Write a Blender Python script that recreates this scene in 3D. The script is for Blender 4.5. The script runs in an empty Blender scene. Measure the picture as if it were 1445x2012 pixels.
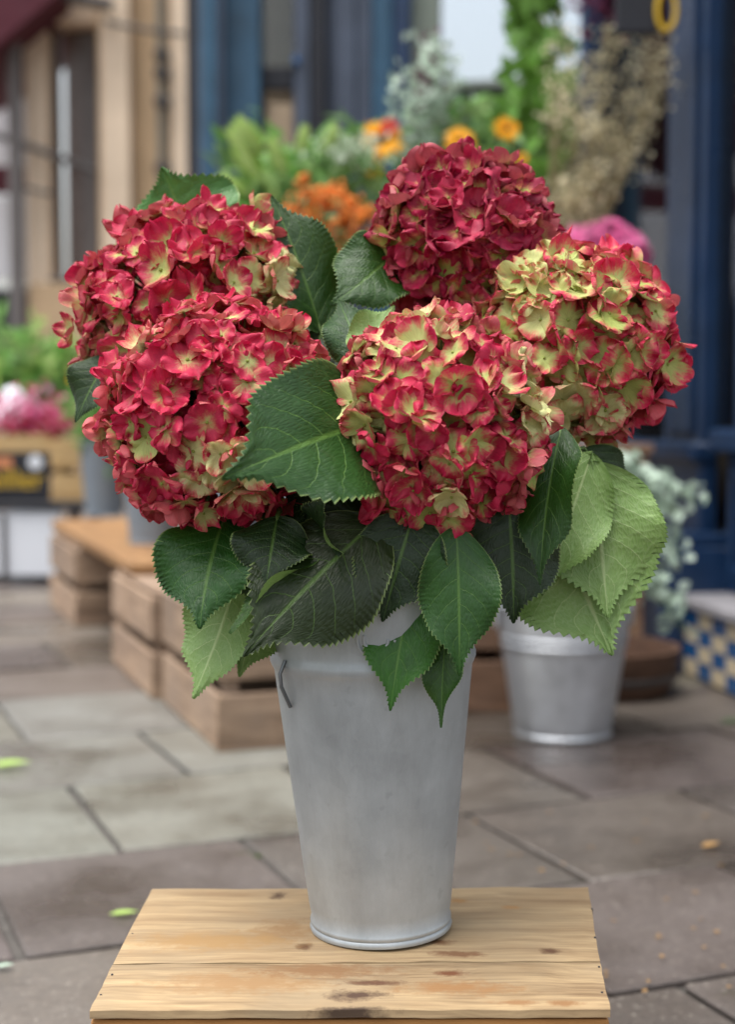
import bpy, math, random
from mathutils import Vector, Matrix, Quaternion, noise
R = math.radians
random.seed(7)
scene = bpy.context.scene
COL = scene.collection

# ------------------------------------------------------------------ camera
FPX, HOR, CX, CY, CAMZ = 3000.0, 800.0, 722.5, 1006.0, 0.76
PITCH = math.atan((CY - HOR) / FPX)
cam_d = bpy.data.cameras.new('camera')
cam = bpy.data.objects.new('camera', cam_d)
COL.objects.link(cam)
cam.location = (0, 0, CAMZ)
cam.rotation_euler = (R(90) - PITCH, 0, 0)
cam_d.sensor_fit = 'VERTICAL'
cam_d.sensor_height = 24.0
cam_d.lens = 24.0 * FPX / 2012.0
cam_d.clip_start, cam_d.clip_end = 0.05, 2000
cam_d.dof.use_dof = True
cam_d.dof.focus_distance = 1.36
cam_d.dof.aperture_fstop = 2.3
scene.camera = cam

# ------------------------------------------------------------------ sky, sun, exposure (overcast)
SUN_EL, SUN_AZ = R(74), R(-120)     # azimuth: direction the light comes from, from +Y clockwise
world = bpy.data.worlds.new('World')
scene.world = world
world.use_nodes = True
wn = world.node_tree
wn.nodes.clear()
sky = wn.nodes.new('ShaderNodeTexSky')
sky.sky_type = 'NISHITA'
sky.sun_disc = False
sky.sun_elevation = SUN_EL
sky.sun_rotation = SUN_AZ
sky.air_density, sky.dust_density, sky.ozone_density = 1.4, 4.0, 1.0
hs = wn.nodes.new('ShaderNodeHueSaturation')
hs.inputs['Saturation'].default_value = 0.30
bg = wn.nodes.new('ShaderNodeBackground')
bg.inputs['Strength'].default_value = 0.115
wo = wn.nodes.new('ShaderNodeOutputWorld')
wn.links.new(sky.outputs[0], hs.inputs['Color'])
wn.links.new(hs.outputs[0], bg.inputs['Color'])
wn.links.new(bg.outputs[0], wo.inputs['Surface'])
sun_d = bpy.data.lights.new('sun', 'SUN')
sun_d.energy = 1.5
sun_d.angle = R(45)
sun_d.color = (1.0, 0.97, 0.92)
sun = bpy.data.objects.new('sun', sun_d)
COL.objects.link(sun)
sd = Vector((math.sin(SUN_AZ) * math.cos(SUN_EL), math.cos(SUN_AZ) * math.cos(SUN_EL), math.sin(SUN_EL)))
sun.rotation_euler = sd.to_track_quat('Z', 'Y').to_euler()
vs = scene.view_settings
vs.view_transform = 'Standard'
vs.look = 'None'
vs.gamma = 1.0
vs.use_curve_mapping = False
vs.exposure = 1.17
cy = scene.cycles
cy.use_denoising = True
cy.denoiser = 'OPENIMAGEDENOISE'
cy.max_bounces = 6
cy.transparent_max_bounces = 12
cy.caustics_reflective = cy.caustics_refractive = False

# ------------------------------------------------------------------ photo pixels -> world
_up = Vector((0, math.sin(PITCH), math.cos(PITCH)))
_fw = Vector((0, math.cos(PITCH), -math.sin(PITCH)))
def ray(x, y):
    return Vector((1, 0, 0)) * ((x - CX) / FPX) + _up * ((CY - y) / FPX) + _fw
def P(x, y, Y):
    d = ray(x, y)
    return Vector((0, 0, CAMZ)) + d * (Y / d.y)
def G(x, y, z=0.0):
    d = ray(x, y)
    return Vector((0, 0, CAMZ)) + d * ((z - CAMZ) / d.z)

def lin(r, g, b):
    f = lambda c: (c / 255 / 12.92) if c / 255 <= 0.04045 else ((c / 255 + 0.055) / 1.055) ** 2.4
    return (f(r), f(g), f(b), 1.0)
def smooth(a, b, x):
    t = max(0.0, min(1.0, (x - a) / (b - a)))
    return t * t * (3 - 2 * t)

# ------------------------------------------------------------------ mesh builder
class MB:
    def __init__(self):
        self.v, self.f, self.uv, self.mi = [], [], {}, []
    def box(self, c, s, rot=None, jit=0.0, rnd=random):
        n = len(self.v)
        m = rot if rot is not None else Matrix.Identity(3)
        for dz in (-.5, .5):
            for dx, dy in ((-.5, -.5), (.5, -.5), (.5, .5), (-.5, .5)):
                p = Vector((dx * s[0], dy * s[1], dz * s[2]))
                if jit:
                    p += Vector((rnd.uniform(-jit, jit), rnd.uniform(-jit, jit), rnd.uniform(-jit, jit)))
                self.v.append(Vector(c) + m @ p)
        for q in ((3, 2, 1, 0), (4, 5, 6, 7), (0, 1, 5, 4), (1, 2, 6, 5), (2, 3, 7, 6), (3, 0, 4, 7)):
            self.f.append([n + i for i in q])
        return self
    def b2(self, x0, x1, y0, y1, z0, z1):
        return self.box(((x0 + x1) / 2, (y0 + y1) / 2, (z0 + z1) / 2), (x1 - x0, y1 - y0, z1 - z0))
    def tube(self, pts, rad, seg=8, cap=True):
        pts = [Vector(p) for p in pts]
        if not hasattr(rad, '__len__'):
            rad = [rad] * len(pts)
        n0 = len(self.v)
        ref = Vector((0.31, 0.17, 0.93))
        for i, p in enumerate(pts):
            t = (pts[min(i + 1, len(pts) - 1)] - pts[max(i - 1, 0)]).normalized()
            if abs(t.dot(ref)) > 0.97:
                ref = Vector((0.9, 0.3, 0.1))
            a = t.cross(ref).normalized()
            b = t.cross(a)
            for k in range(seg):
                an = 2 * math.pi * k / seg
                self.v.append(p + (a * math.cos(an) + b * math.sin(an)) * rad[i])
        for i in range(len(pts) - 1):
            for k in range(seg):
                k2 = (k + 1) % seg
                self.f.append([n0 + i * seg + k, n0 + i * seg + k2, n0 + (i + 1) * seg + k2, n0 + (i + 1) * seg + k])
        if cap:
            self.f.append([n0 + k for k in range(seg)][::-1])
            self.f.append([n0 + (len(pts) - 1) * seg + k for k in range(seg)])
        return self
    def lathe(self, prof, seg=48, c=(0, 0, 0)):
        n0 = len(self.v)
        c = Vector(c)
        for (r, z) in prof:
            for k in range(seg):
                an = 2 * math.pi * k / seg
                self.v.append(c + Vector((r * math.cos(an), r * math.sin(an), z)))
        for i in range(len(prof) - 1):
            for k in range(seg):
                k2 = (k + 1) % seg
                self.f.append([n0 + i * seg + k, n0 + i * seg + k2, n0 + (i + 1) * seg + k2, n0 + (i + 1) * seg + k])
        return self
    def ball(self, c, r, seg=8, rings=5, sq=1.0):
        prof = [(max(1e-4, r * math.sin(math.pi * i / rings)), -r * sq * math.cos(math.pi * i / rings)) for i in range(rings + 1)]
        return self.lathe(prof, seg, c)
    def card(self, c, d, n, L, W, bend=0.15):
        """a small leaf of six faces, folded along its rib and bent along its length"""
        d = Vector(d).normalized()
        b = d.cross(Vector(n))
        if b.length < 1e-4:
            b = d.cross(Vector((0.3, 0.5, 0.8)))
        b.normalize()
        n = b.cross(d)
        c = Vector(c)
        i = len(self.v)
        for u, w in ((0, 0), (0.3, .9), (0.62, .8), (1, 0)):
            z = -bend * L * u * u * 1.2
            self.v.append(c + d * (u * L) + n * z)
            if w:
                for s in (-1, 1):
                    self.v.append(c + d * (u * L) + b * (s * w * W / 2) + n * (z + W * .12))
        # 0 base, 1 m, 2 l, 3 r, 4 m, 5 l, 6 r, 7 tip
        self.f += [[i, i + 1, i + 2], [i, i + 3, i + 1], [i + 1, i + 4, i + 5, i + 2], [i + 1, i + 3, i + 6, i + 4], [i + 4, i + 7, i + 5], [i + 4, i + 6, i + 7]]
        return self
    def mesh(self, name, mats, bevel=0.0, smooth_angle=35):
        me = bpy.data.meshes.new(name)
        me.from_pydata([tuple(v) for v in self.v], [], self.f)
        if bevel:
            import bmesh
            bm = bmesh.new()
            bm.from_mesh(me)
            bmesh.ops.bevel(bm, geom=bm.edges[:], offset=bevel, segments=1, affect='EDGES', profile=0.5)
            bm.to_mesh(me)
            bm.free()
        if self.uv:
            l = me.uv_layers.new(name='UVMap')
            for lp in me.loops:
                l.data[lp.index].uv = self.uv.get(lp.vertex_index, (0, 0))
        for m in (mats if isinstance(mats, (list, tuple)) else [mats]):
            me.materials.append(m)
        if self.mi:
            for i, p in enumerate(me.polygons):
                p.material_index = self.mi[i]
        me.shade_smooth()
        me.set_sharp_from_angle(angle=R(smooth_angle))
        me.update()
        return me
    def build(self, name, mats, parent=None, bevel=0.0, loc=(0, 0, 0), rot=(0, 0, 0), smooth_angle=35, kind=None):
        return link(name, self.mesh(name, mats, bevel, smooth_angle), parent, loc, rot, kind)

def link(name, me, parent=None, loc=(0, 0, 0), rot=(0, 0, 0), kind=None):
    o = bpy.data.objects.new(name, me)
    COL.objects.link(o)
    o.parent = parent
    o.location = loc
    o.rotation_euler = rot
    if kind:
        o['kind'] = kind
    return o
def thing(name, label, cat, loc=(0, 0, 0), rotz=0.0, group=None):
    o = bpy.data.objects.new(name, None)
    COL.objects.link(o)
    o.empty_display_size = 0.05
    o.location = loc
    o.rotation_euler = (0, 0, rotz)
    return tag(o, label, cat, group)
def tag(o, label, cat, group=None):
    o['label'], o['category'] = label, cat
    if group:
        o['group'] = group
    return o

# ------------------------------------------------------------------ material helpers
class NT:
    def __init__(self, name):
        self.m = bpy.data.materials.new(name)
        self.m.use_nodes = True
        self.t = self.m.node_tree
        self.t.nodes.clear()
        self.out = self.t.nodes.new('ShaderNodeOutputMaterial')
    def n(self, typ, _props=None, **inp):
        nd = self.t.nodes.new(typ)
        for k, v in (_props or {}).items():
            setattr(nd, k, v)
        for k, v in inp.items():
            key = int(k[1:]) if k[0] == 'i' and k[1:].isdigit() else k.replace('_', ' ')
            self.put(nd.inputs[key], v)
        return nd
    def put(self, sock, v):
        if isinstance(v, bpy.types.NodeSocket):
            self.t.links.new(v, sock)
        elif isinstance(v, bpy.types.Node):
            self.t.links.new(v.outputs[0], sock)
        else:
            if hasattr(v, '__len__') and sock.type == 'VECTOR':
                v = v[:3]
            sock.default_value = v
    def math(self, op, a, b=0.0, c=None, clamp=False):
        nd = self.n('ShaderNodeMath', {'operation': op, 'use_clamp': clamp}, i0=a, i1=b)
        if c is not None:
            self.put(nd.inputs[2], c)
        return nd.outputs[0]
    def mix(self, f, a, b, mode='MIX'):
        nd = self.n('ShaderNodeMix', {'data_type': 'RGBA', 'blend_type': mode})
        self.put(nd.inputs[0], f)
        self.put(nd.inputs[6], a)
        self.put(nd.inputs[7], b)
        return nd.outputs[2]
    def ramp(self, f, stops):
        nd = self.n('ShaderNodeValToRGB', i0=f)
        cr = nd.color_ramp
        while len(cr.elements) < len(stops):
            cr.elements.new(0.5)
        for e, (p, c) in zip(cr.elements, stops):
            e.position = p
            e.color = c if hasattr(c, '__len__') else (c, c, c, 1)
        return nd.outputs[0]
    def noise(self, vec, scale, detail=4.0, rough=0.55, w=None):
        nd = self.n('ShaderNodeTexNoise', {'noise_dimensions': '4D' if w is not None else '3D'}, Vector=vec, Scale=scale, Detail=detail, Roughness=rough)
        if w is not None:
            self.put(nd.inputs['W'], w)
        return nd.outputs[0]
    def coord(self, kind='Object', scale=(1, 1, 1), loc=(0, 0, 0)):
        tc = self.n('ShaderNodeTexCoord')
        mp = self.n('ShaderNodeMapping', Vector=tc.outputs[kind], Scale=scale, Location=loc)
        return mp.outputs[0]
    def bsdf(self, color, rough=0.6, metal=0.0, spec=0.5, bump=None, bstr=0.3, bdist=0.01, **kw):
        b = self.n('ShaderNodeBsdfPrincipled', Base_Color=color, Roughness=rough, Metallic=metal)
        b.inputs['Specular IOR Level'].default_value = spec
        if bump is not None:
            bn = self.n('ShaderNodeBump', Height=bump, Strength=bstr, Distance=bdist)
            self.put(b.inputs['Normal'], bn)
        for k, v in kw.items():
            self.put(b.inputs[k.replace('_', ' ')], v)
        return b
    def done(self, sh):
        self.put(self.out.inputs['Surface'], sh)
        return self.m

def paint(name, c, rough=0.45, var=0.25, scale=6.0, spec=0.5, bump=0.1, metal=0.0):
    t = NT(name)
    co = t.coord()
    nz = t.noise(co, scale, 6, 0.65)
    dark = tuple(x * (1 - var) for x in c[:3]) + (1,)
    lite = tuple(min(1, x * (1 + var)) for x in c[:3]) + (1,)
    col = t.ramp(nz, [(0.3, dark), (0.7, lite)])
    rg = t.math('MULTIPLY_ADD', t.noise(co, scale * 3.1, 4), 0.3, rough - 0.15)
    return t.done(t.bsdf(col, rg, metal, spec, bump=t.noise(co, scale * 9, 3), bstr=bump, bdist=0.004))

def wood(name, light, dark, grain=(1.2, 26, 26), rough=0.7, spots=(), axis_scale=1.0, stain=0.35, tint=False):
    """grain runs along local X; spots = knots and stains (x, y, radius, colour, stretch) in local metres"""
    t = NT(name)
    oi = t.n('ShaderNodeObjectInfo')
    tc = t.n('ShaderNodeTexCoord')
    off = t.n('ShaderNodeCombineXYZ', X=t.math('MULTIPLY', oi.outputs['Random'], 31.0), Y=t.math('MULTIPLY', oi.outputs['Random'], 17.0))
    base = t.n('ShaderNodeVectorMath', {'operation': 'ADD'}, i0=tc.outputs['Object'], i1=off).outputs[0]
    wob = t.noise(base, 3.0, 3)
    mp = t.n('ShaderNodeMapping', Vector=base, Scale=tuple(g * axis_scale for g in grain)).outputs[0]
    wv = t.n('ShaderNodeVectorMath', {'operation': 'ADD'}, i0=mp, i1=t.n('ShaderNodeCombineXYZ', X=0.0, Y=t.math('MULTIPLY', wob, 5.0), Z=t.math('MULTIPLY', wob, 4.0))).outputs[0]
    g1 = t.noise(wv, 1.0, 8, 0.65)
    g2 = t.noise(t.n('ShaderNodeMapping', Vector=base, Scale=(6 * axis_scale, 160 * axis_scale, 160 * axis_scale)).outputs[0], 1.0, 3)
    col = t.ramp(g1, [(0.25, dark), (0.62, light)])
    col = t.mix(t.math('MULTIPLY', t.ramp(g2, [(0.45, 0.0), (0.72, 1.0)]), 0.42), col, tuple(x * 0.62 for x in dark[:3]) + (1,))
    st = t.noise(base, 5.0 * axis_scale, 5, 0.6)
    grey = (light[0] * 0.62, light[1] * 0.66, light[2] * 0.75, 1)
    col = t.mix(t.math('MULTIPLY', t.ramp(st, [(0.44, 0.0), (0.68, 1.0)]), stain), col, grey)
    for (sx, sy, sr, sc, stx) in spots:
        dv = t.n('ShaderNodeVectorMath', {'operation': 'SUBTRACT'}, i0=tc.outputs['Object'], i1=(sx, sy, 0)).outputs[0]
        dv = t.n('ShaderNodeMapping', Vector=dv, Scale=(1 / (sr * stx), 1 / sr, 0.0)).outputs[0]
        nn = t.n('ShaderNodeVectorMath', {'operation': 'LENGTH'}, i0=dv).outputs['Value']
        nn = t.math('ADD', nn, t.math('MULTIPLY', t.math('SUBTRACT', t.noise(base, 55, 4, 0.7), 0.5), 2.2))
        col = t.mix(t.ramp(nn, [(0.25, 0.9), (0.55, 0.6), (1.0, 0.0)]), col, sc)
    if tint:
        col = t.mix(1.0, col, oi.outputs['Color'], 'MULTIPLY')
    hgt = t.math('ADD', g1, t.math('MULTIPLY', g2, 0.4))
    return t.done(t.bsdf(col, rough, 0, 0.35, bump=hgt, bstr=0.35, bdist=0.002))

def metal_zinc(name, base, scale=9.0, metal=0.75, rough=0.42, warm=0.0):
    t = NT(name)
    co = t.coord()
    n1 = t.noise(co, scale, 6, 0.62)
    n2 = t.noise(t.coord(scale=(1, 1, 0.25)), scale * 4.5, 5, 0.7)
    vor = t.n('ShaderNodeTexVoronoi', {'feature': 'F1'}, Vector=co, Scale=scale * 9).outputs['Color']
    sp = t.n('ShaderNodeSeparateColor', Color=vor).outputs[0]
    lo = tuple(x * 0.64 for x in base[:3]) + (1,)
    hi = tuple(min(1, x * 1.12) for x in base[:3]) + (1,)
    col = t.ramp(t.math('ADD', t.math('MULTIPLY', n1, 0.6), t.math('ADD', t.math('MULTIPLY', n2, 0.3), t.math('MULTIPLY', sp, 0.03))), [(0.33, lo), (0.68, hi)])
    dots = t.ramp(t.noise(co, scale * 9, 3, 0.5), [(0.66, 0.0), (0.74, 1.0)])
    col = t.mix(t.math('MULTIPLY', dots, 0.2), col, tuple(x * 0.35 for x in base[:3]) + (1,))
    rg = t.math('MULTIPLY_ADD', n2, 0.25, rough - 0.1)
    return t.done(t.bsdf(col, rg, metal, 0.5, bump=n2, bstr=0.12, bdist=0.002))

def foliage_mat(name, top, under, rough=0.45, var=0.4, trans=0.25, tint=False):
    t = NT(name)
    geo = t.n('ShaderNodeNewGeometry')
    n1 = t.noise(t.coord(), 24, 3)
    rnd = geo.outputs['Random Per Island']
    f = t.math('ADD', t.math('MULTIPLY', n1, 0.5), t.math('MULTIPLY', rnd, 0.5))
    lo = tuple(x * (1 - var) for x in top[:3]) + (1,)
    hi = tuple(x * (1 + var) for x in top[:3]) + (1,)
    col = t.mix(geo.outputs['Backfacing'], t.ramp(f, [(0.2, lo), (0.8, hi)]), under)
    if tint:
        col = t.mix(1.0, col, t.n('ShaderNodeObjectInfo').outputs['Color'], 'MULTIPLY')
    b = t.bsdf(col, rough, 0, 0.4)
    tr = t.n('ShaderNodeBsdfTranslucent', Color=col)
    return t.done(t.n('ShaderNodeMixShader', i0=trans, i1=b, i2=tr))

NAVY = lin(26, 51, 84)
M = {}
M['navy'] = paint('navy gloss paint', NAVY, 0.32, 0.3, 4)
M['teal'] = paint('teal blue paint', lin(46, 84, 110), 0.4, 0.25, 4)
M['slate'] = paint('slate grey paint', lin(80, 90, 108), 0.5, 0.25, 4)
M['sage'] = paint('sage grey paint', lin(128, 138, 126), 0.5, 0.15, 4)
M['black'] = paint('black paint', lin(22, 24, 34), 0.5, 0.3, 4)
M['cream'] = paint('cream stone wall', lin(242, 220, 194), 0.8, 0.1, 2.5, bump=0.3)
M['tan'] = paint('tan stone wall', lin(200, 172, 138), 0.8, 0.12, 2.5, bump=0.3)
M['greyframe'] = paint('grey window paint', lin(112, 107, 106), 0.6, 0.1, 5)
M['pipe'] = paint('grey drainpipe', lin(120, 118, 108), 0.5, 0.2, 8)
M['cable'] = paint('dark cable', lin(70, 66, 66), 0.6, 0.2, 8)
M['burgundy'] = paint('burgundy canvas', lin(84, 30, 44), 0.8, 0.2, 3)
M['whitecloth'] = paint('white tarpaulin', lin(226, 230, 238), 0.6, 0.04, 3)
M['beige'] = paint('beige plaster', lin(170, 150, 126), 0.8, 0.15, 3)
M['brick'] = paint('brown brick', lin(120, 92, 76), 0.9, 0.25, 6)
M['dark'] = paint('interior shade colour', lin(48, 50, 52), 0.8, 0.3, 2)  # dark wall colour imitates the shade inside the shop
M['steel'] = paint('steel wire', lin(120, 124, 128), 0.35, 0.1, 30, metal=0.9)
M['tile_blue'] = paint('blue glazed tile', lin(36, 84, 136), 0.2, 0.15, 12, bump=0.02)
M['tile_cream'] = paint('cream glazed tile', lin(206, 190, 160), 0.2, 0.08, 12, bump=0.02)
M['stone_sill'] = paint('grey stone sill', lin(138, 136, 140), 0.6, 0.2, 10)
M['yellow'] = paint('yellow paint', lin(214, 176, 40), 0.5, 0.1, 10)
M['zinc'] = metal_zinc('dull zinc', (0.45, 0.49, 0.515, 1), 7, 0.3, 0.40)
M['galv'] = metal_zinc('shiny galvanised steel', (0.62, 0.65, 0.69, 1), 7, 0.6, 0.32)
M['greybucket'] = paint('grey florist bucket', lin(122, 132, 142), 0.5, 0.1, 8)
M['oldwood'] = wood('weathered crate wood', lin(176, 152, 130), lin(98, 78, 64), stain=0.6, tint=True)
M['benchwood'] = wood('bench plank wood', lin(168, 128, 86), lin(112, 80, 52))
M['palewood'] = wood('pale crate wood', lin(214, 182, 132), lin(160, 124, 78))
M['soil'] = paint('dark soil', lin(46, 36, 28), 0.95, 0.4, 40)

# ------------------------------------------------------------------ ground, pavement
def slab_material():
    t = NT('worn paving stone')
    oi = t.n('ShaderNodeObjectInfo')
    tc = t.n('ShaderNodeTexCoord')
    geo = t.n('ShaderNodeNewGeometry')
    pos = geo.outputs['Position']
    n1 = t.noise(pos, 5.5, 7, 0.62)
    n2 = t.noise(pos, 60, 5, 0.7)
    n3 = t.noise(pos, 1.7, 4, 0.6)
    base = oi.outputs['Color']
    col = t.mix(t.ramp(n1, [(0.3, 0.75), (0.7, 0.0)]), base, t.mix(1.0, base, (0.52, 0.47, 0.42, 1), 'MULTIPLY'))
    col = t.mix(t.math('MULTIPLY', t.ramp(n2, [(0.42, 0.0), (0.68, 1.0)]), 0.30), col, t.mix(1.0, base, (1.55, 1.5, 1.42, 1), 'MULTIPLY'))
    col = t.mix(t.math('MULTIPLY', t.ramp(t.noise(pos, 130, 3, 0.5), [(0.63, 0.0), (0.70, 1.0)]), 0.5), col, (0.42, 0.38, 0.32, 1))
    wet = t.ramp(n3, [(0.44, 0.0), (0.60, 1.0)])
    wet2 = t.math('MULTIPLY', wet, t.ramp(n1, [(0.2, 1.0), (0.75, 0.35)]))
    col = t.mix(wet2, col, t.mix(1.0, col, (0.50, 0.47, 0.45, 1), 'MULTIPLY'))
    rg = t.math('MULTIPLY_ADD', wet2, -0.38, 0.48)
    hgt = t.math('ADD', t.math('MULTIPLY', n1, 1.2), t.math('MULTIPLY', n2, 0.5))
    return t.done(t.bsdf(col, rg, 0, 0.5, bump=hgt, bstr=0.6, bdist=0.006))
M['slab'] = slab_material()
M['joint'] = paint('dark mortar joint', lin(82, 78, 74), 0.85, 0.4, 20, bump=0.4)
def far_ground():
    t = NT('street paving far')
    pos = t.n('ShaderNodeNewGeometry').outputs['Position']
    mp = t.n('ShaderNodeMapping', Vector=pos, Rotation=(0, 0, R(-22))).outputs[0]
    br = t.n('ShaderNodeTexBrick', {'offset': 0.5}, Vector=mp, Color1=lin(126, 116, 108), Color2=lin(108, 98, 92), Mortar=lin(76, 72, 68), Scale=1.0, Mortar_Size=0.01)
    br.inputs['Brick Width'].default_value = 0.6
    br.inputs['Row Height'].default_value = 0.45
    col = t.mix(t.noise(pos, 3, 5), br.outputs[0], lin(96, 86, 80))
    return t.done(t.bsdf(col, 0.6, 0, 0.5, bump=t.noise(pos, 30, 5), bstr=0.2))
gm = MB()
gm.v = [Vector(p) for p in ((-400, -400, -0.03), (400, -400, -0.03), (400, 600, -0.03), (-400, 600, -0.03))]
gm.f = [[0, 1, 2, 3]]
gr = gm.build('ground', far_ground(), kind='structure')
pv = MB()
ca, sa = math.cos(R(22)), math.sin(R(22))
def UV(u, v, z=0.0):
    return Vector((ca * u - sa * v, sa * u + ca * v, z))
pv.v = [UV(*p, -0.012) for p in ((-1.6, 0.3), (4.6, 0.3), (4.6, 8.2), (-1.6, 8.2))]
pv.f = [[0, 1, 2, 3]]
pave = pv.build('pavement', M['joint'], kind='structure')
rs = random.Random(11)
ROWS = [0.34, 0.80, 1.24, 1.68, 2.10, 2.55, 3.03, 3.50, 4.00, 4.46, 4.95, 5.42, 5.9, 6.38, 6.86, 7.4, 8.0]
FIX = {1.68: [1.02, 1.474, 1.92], 2.10: [-0.12, 0.33, 0.785, 1.232, 1.70, 2.15], 2.55: [0.10, 0.575, 1.03, 1.50, 2.1],
       3.03: [-0.05, 0.36, 0.83, 1.36, 1.98, 2.5], 3.50: [0.1, 0.57, 1.18, 1.75, 2.3], 4.46: [0.38, 0.857, 1.4, 1.9, 2.5]}
brownish, greenish = lin(112, 104, 99), lin(132, 132, 126)
for r in range(len(ROWS) - 1):
    v0, v1 = ROWS[r], ROWS[r + 1]
    js = list(FIX.get(v0, []))
    if not js:
        js = [rs.uniform(0.2, 0.7)]
    while js[0] > -1.2:
        js.insert(0, js[0] - rs.choice((0.45, 0.55, 0.62)))
    while js[-1] < 4.2:
        js.append(js[-1] + rs.choice((0.45, 0.55, 0.62)))
    for a, b in zip(js[:-1], js[1:]):
        c = UV((a + b) / 2, (v0 + v1) / 2)
        if c.y < 1.2 or c.y > 8.3 or c.x < -2.4 or c.x > 1.4 or (c.x > 1.18 and c.y > 2.6):
            continue
        mb = MB().box((0, 0, -0.006), (b - a - rs.uniform(0.010, 0.017), v1 - v0 - rs.uniform(0.010, 0.016), 0.011), jit=0.0034, rnd=rs)
        o = mb.build('paving_slab', M['slab'], pave, bevel=0.0028, loc=c, rot=(rs.uniform(-.003, .003), rs.uniform(-.003, .003), R(22)))
        if v0 in (2.55, 3.03, 3.50) and c.x < 0.1:
            k = rs.uniform(0.9, 1.02)
            bc = greenish
        else:
            k = rs.uniform(0.76, 1.0) * (0.72 if c.x > 0.0 else 0.92)
            bc = brownish if rs.random() < 0.8 else lin(128, 120, 110)
        o.color = (bc[0] * k, bc[1] * k * rs.uniform(.97, 1.03), bc[2] * k * rs.uniform(.95, 1.05), 1)

# ------------------------------------------------------------------ shop on the right (runs back along the street)
ROT = math.atan2(0.986, -0.168)
def glass_mat():
    t = NT('window glass')
    fr = t.n('ShaderNodeFresnel', IOR=1.55)
    tr = t.n('ShaderNodeBsdfTransparent', Color=(0.72, 0.76, 0.75, 1))
    gl = t.n('ShaderNodeBsdfGlossy', Color=(0.95, 0.97, 1, 1), Roughness=0.03)
    return t.done(t.n('ShaderNodeMixShader', i0=fr, i1=tr, i2=gl))
M['glass'] = glass_mat()
def mirrored_mat():  # mirror share added so the pane shows bright sky
    t = NT('reflective coated glass')
    tr = t.n('ShaderNodeBsdfTransparent', Color=(0.6, 0.66, 0.68, 1))
    gl = t.n('ShaderNodeBsdfGlossy', Color=(0.9, 0.95, 1, 1), Roughness=0.05)
    return t.done(t.n('ShaderNodeMixShader', i0=0.62, i1=tr, i2=gl))
M['mirrored'] = mirrored_mat()
shop = thing('shopfront', 'navy painted shopfront with tiled stall riser, pilaster and large window', 'shopfront', (0.937, 4.7, 0), ROT)
MB().b2(-1.6, -0.375, -0.12, 0.088, -0.03, 0.196).build('stall_riser', M['black'], shop, 0.003)
rt = random.Random(3)
tile_me = {k: MB().box((0, 0, 0), (0.094, 0.012, 0.0425)).mesh('tile', M['tile_blue' if k else 'tile_cream'], 0.0015) for k in (0, 1)}
for row in range(4):
    for c in range(12):
        link('tile', tile_me[(row + c) % 2], shop, (-0.43 - 0.098 * c, 0.094, 0.030 + 0.0462 * row))
MB().b2(-1.6, -0.375, -0.14, 0.125, 0.20, 0.232).build('sill', M['stone_sill'], shop, 0.006)
MB().b2(-1.6, -0.36, -0.12, -0.03, 0.234, 0.63).build('panel', M['navy'], shop, 0.004)
for s0, s1 in ((-0.9, -0.42), (-1.5, -0.96)):
    pm = MB()
    for a in ((s0, s1, 0.29, 0.315), (s0, s1, 0.555, 0.58), (s0, s0 + .025, 0.316, 0.554), (s1 - .025, s1, 0.316, 0.554)):
        pm.b2(a[0], a[1], -0.028, -0.008, a[2], a[3])
    pm.build('panel_moulding', M['navy'], shop, 0.004)
MB().b2(-1.6, -0.36, -0.12, 0.03, 0.632, 0.70).build('window_rail', M['navy'], shop, 0.01)
MB().b2(-1.6, -0.302, -0.025, -0.019, 0.702, 3.0).build('pane', M['glass'], shop)
MB().b2(-1.5, -0.2, -0.42, -0.40, 0.702, 3.0).build('warm_backing', M['beige'], shop)  # added beige backing, stands in for the warm interior behind the glass
for s in (-0.50, -1.2):
    MB().b2(s - 0.028, s + 0.028, -0.06, 0.0, 0.702, 3.0).build('mullion', M['navy'], shop, 0.006)
pil = MB().b2(-0.30, -0.005, -0.03, 0.03, 0.0, 3.2).build('pilaster', M['navy'], shop, 0.008)
MB().b2(-0.26, -0.05, 0.031, 0.045, 0.68, 3.0).build('pilaster_panel', M['navy'], pil, 0.01)
MB().b2(-0.37, 0.02, -0.15, 0.16, 0.0, 0.36).b2(-0.36, 0.01, -0.15, 0.14, 0.361, 0.40).build('pilaster_base', M['navy'], pil, 0.006)
MB().b2(-0.312, 0.012, -0.028, 0.06, 0.60, 0.66).build('pilaster_band', M['navy'], pil, 0.012)
MB().b2(0.0, 1.0, -0.15, -0.01, -0.03, 0.6).build('stall_riser', M['navy'], shop, 0.005)
MB().b2(0.0, 1.0, -0.15, 0.05, 0.602, 0.65).build('sill', M['navy'], shop, 0.006)
MB().b2(0.0, 1.0, -0.075, -0.069, 0.652, 3.0).build('pane', M['glass'], shop)
for s in (0.03, 0.97):
    MB().b2(s - 0.035, s + 0.035, -0.13, -0.01, 0.652, 3.0).build('mullion', M['navy'], shop, 0.006)
MB().b2(-1.7, 1.02, -0.2, 0.12, 3.21, 3.9).build('fascia', M['navy'], shop, 0.01)
MB().b2(-1.7, 1.02, -0.3, -0.08, 3.91, 8.0).build('upper_wall', M['brick'], shop)  # unseen wall above, added to block the sky on the right
MB().b2(-1.6, 0.95, -2.2, -2.1, 0.0, 3.2).b2(-1.6, 0.95, -2.1, -0.16, 3.1, 3.2).b2(-1.6, 0.95, -2.1, -0.16, 0.02, 0.06).b2(0.951, 1.0, -2.1, -0.16, 0.0, 3.2).b2(-1.75, -1.62, -2.1, -0.16, 0.0, 3.2).build('interior_wall', M['dark'], shop)
MB().b2(0.0, 0.9, -0.9, -0.5, 0.07, 0.9).b2(0.0, 0.9, -1.9, -1.7, 0.07, 2.2).build('counter', M['oldwood'], shop, 0.01)

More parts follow.
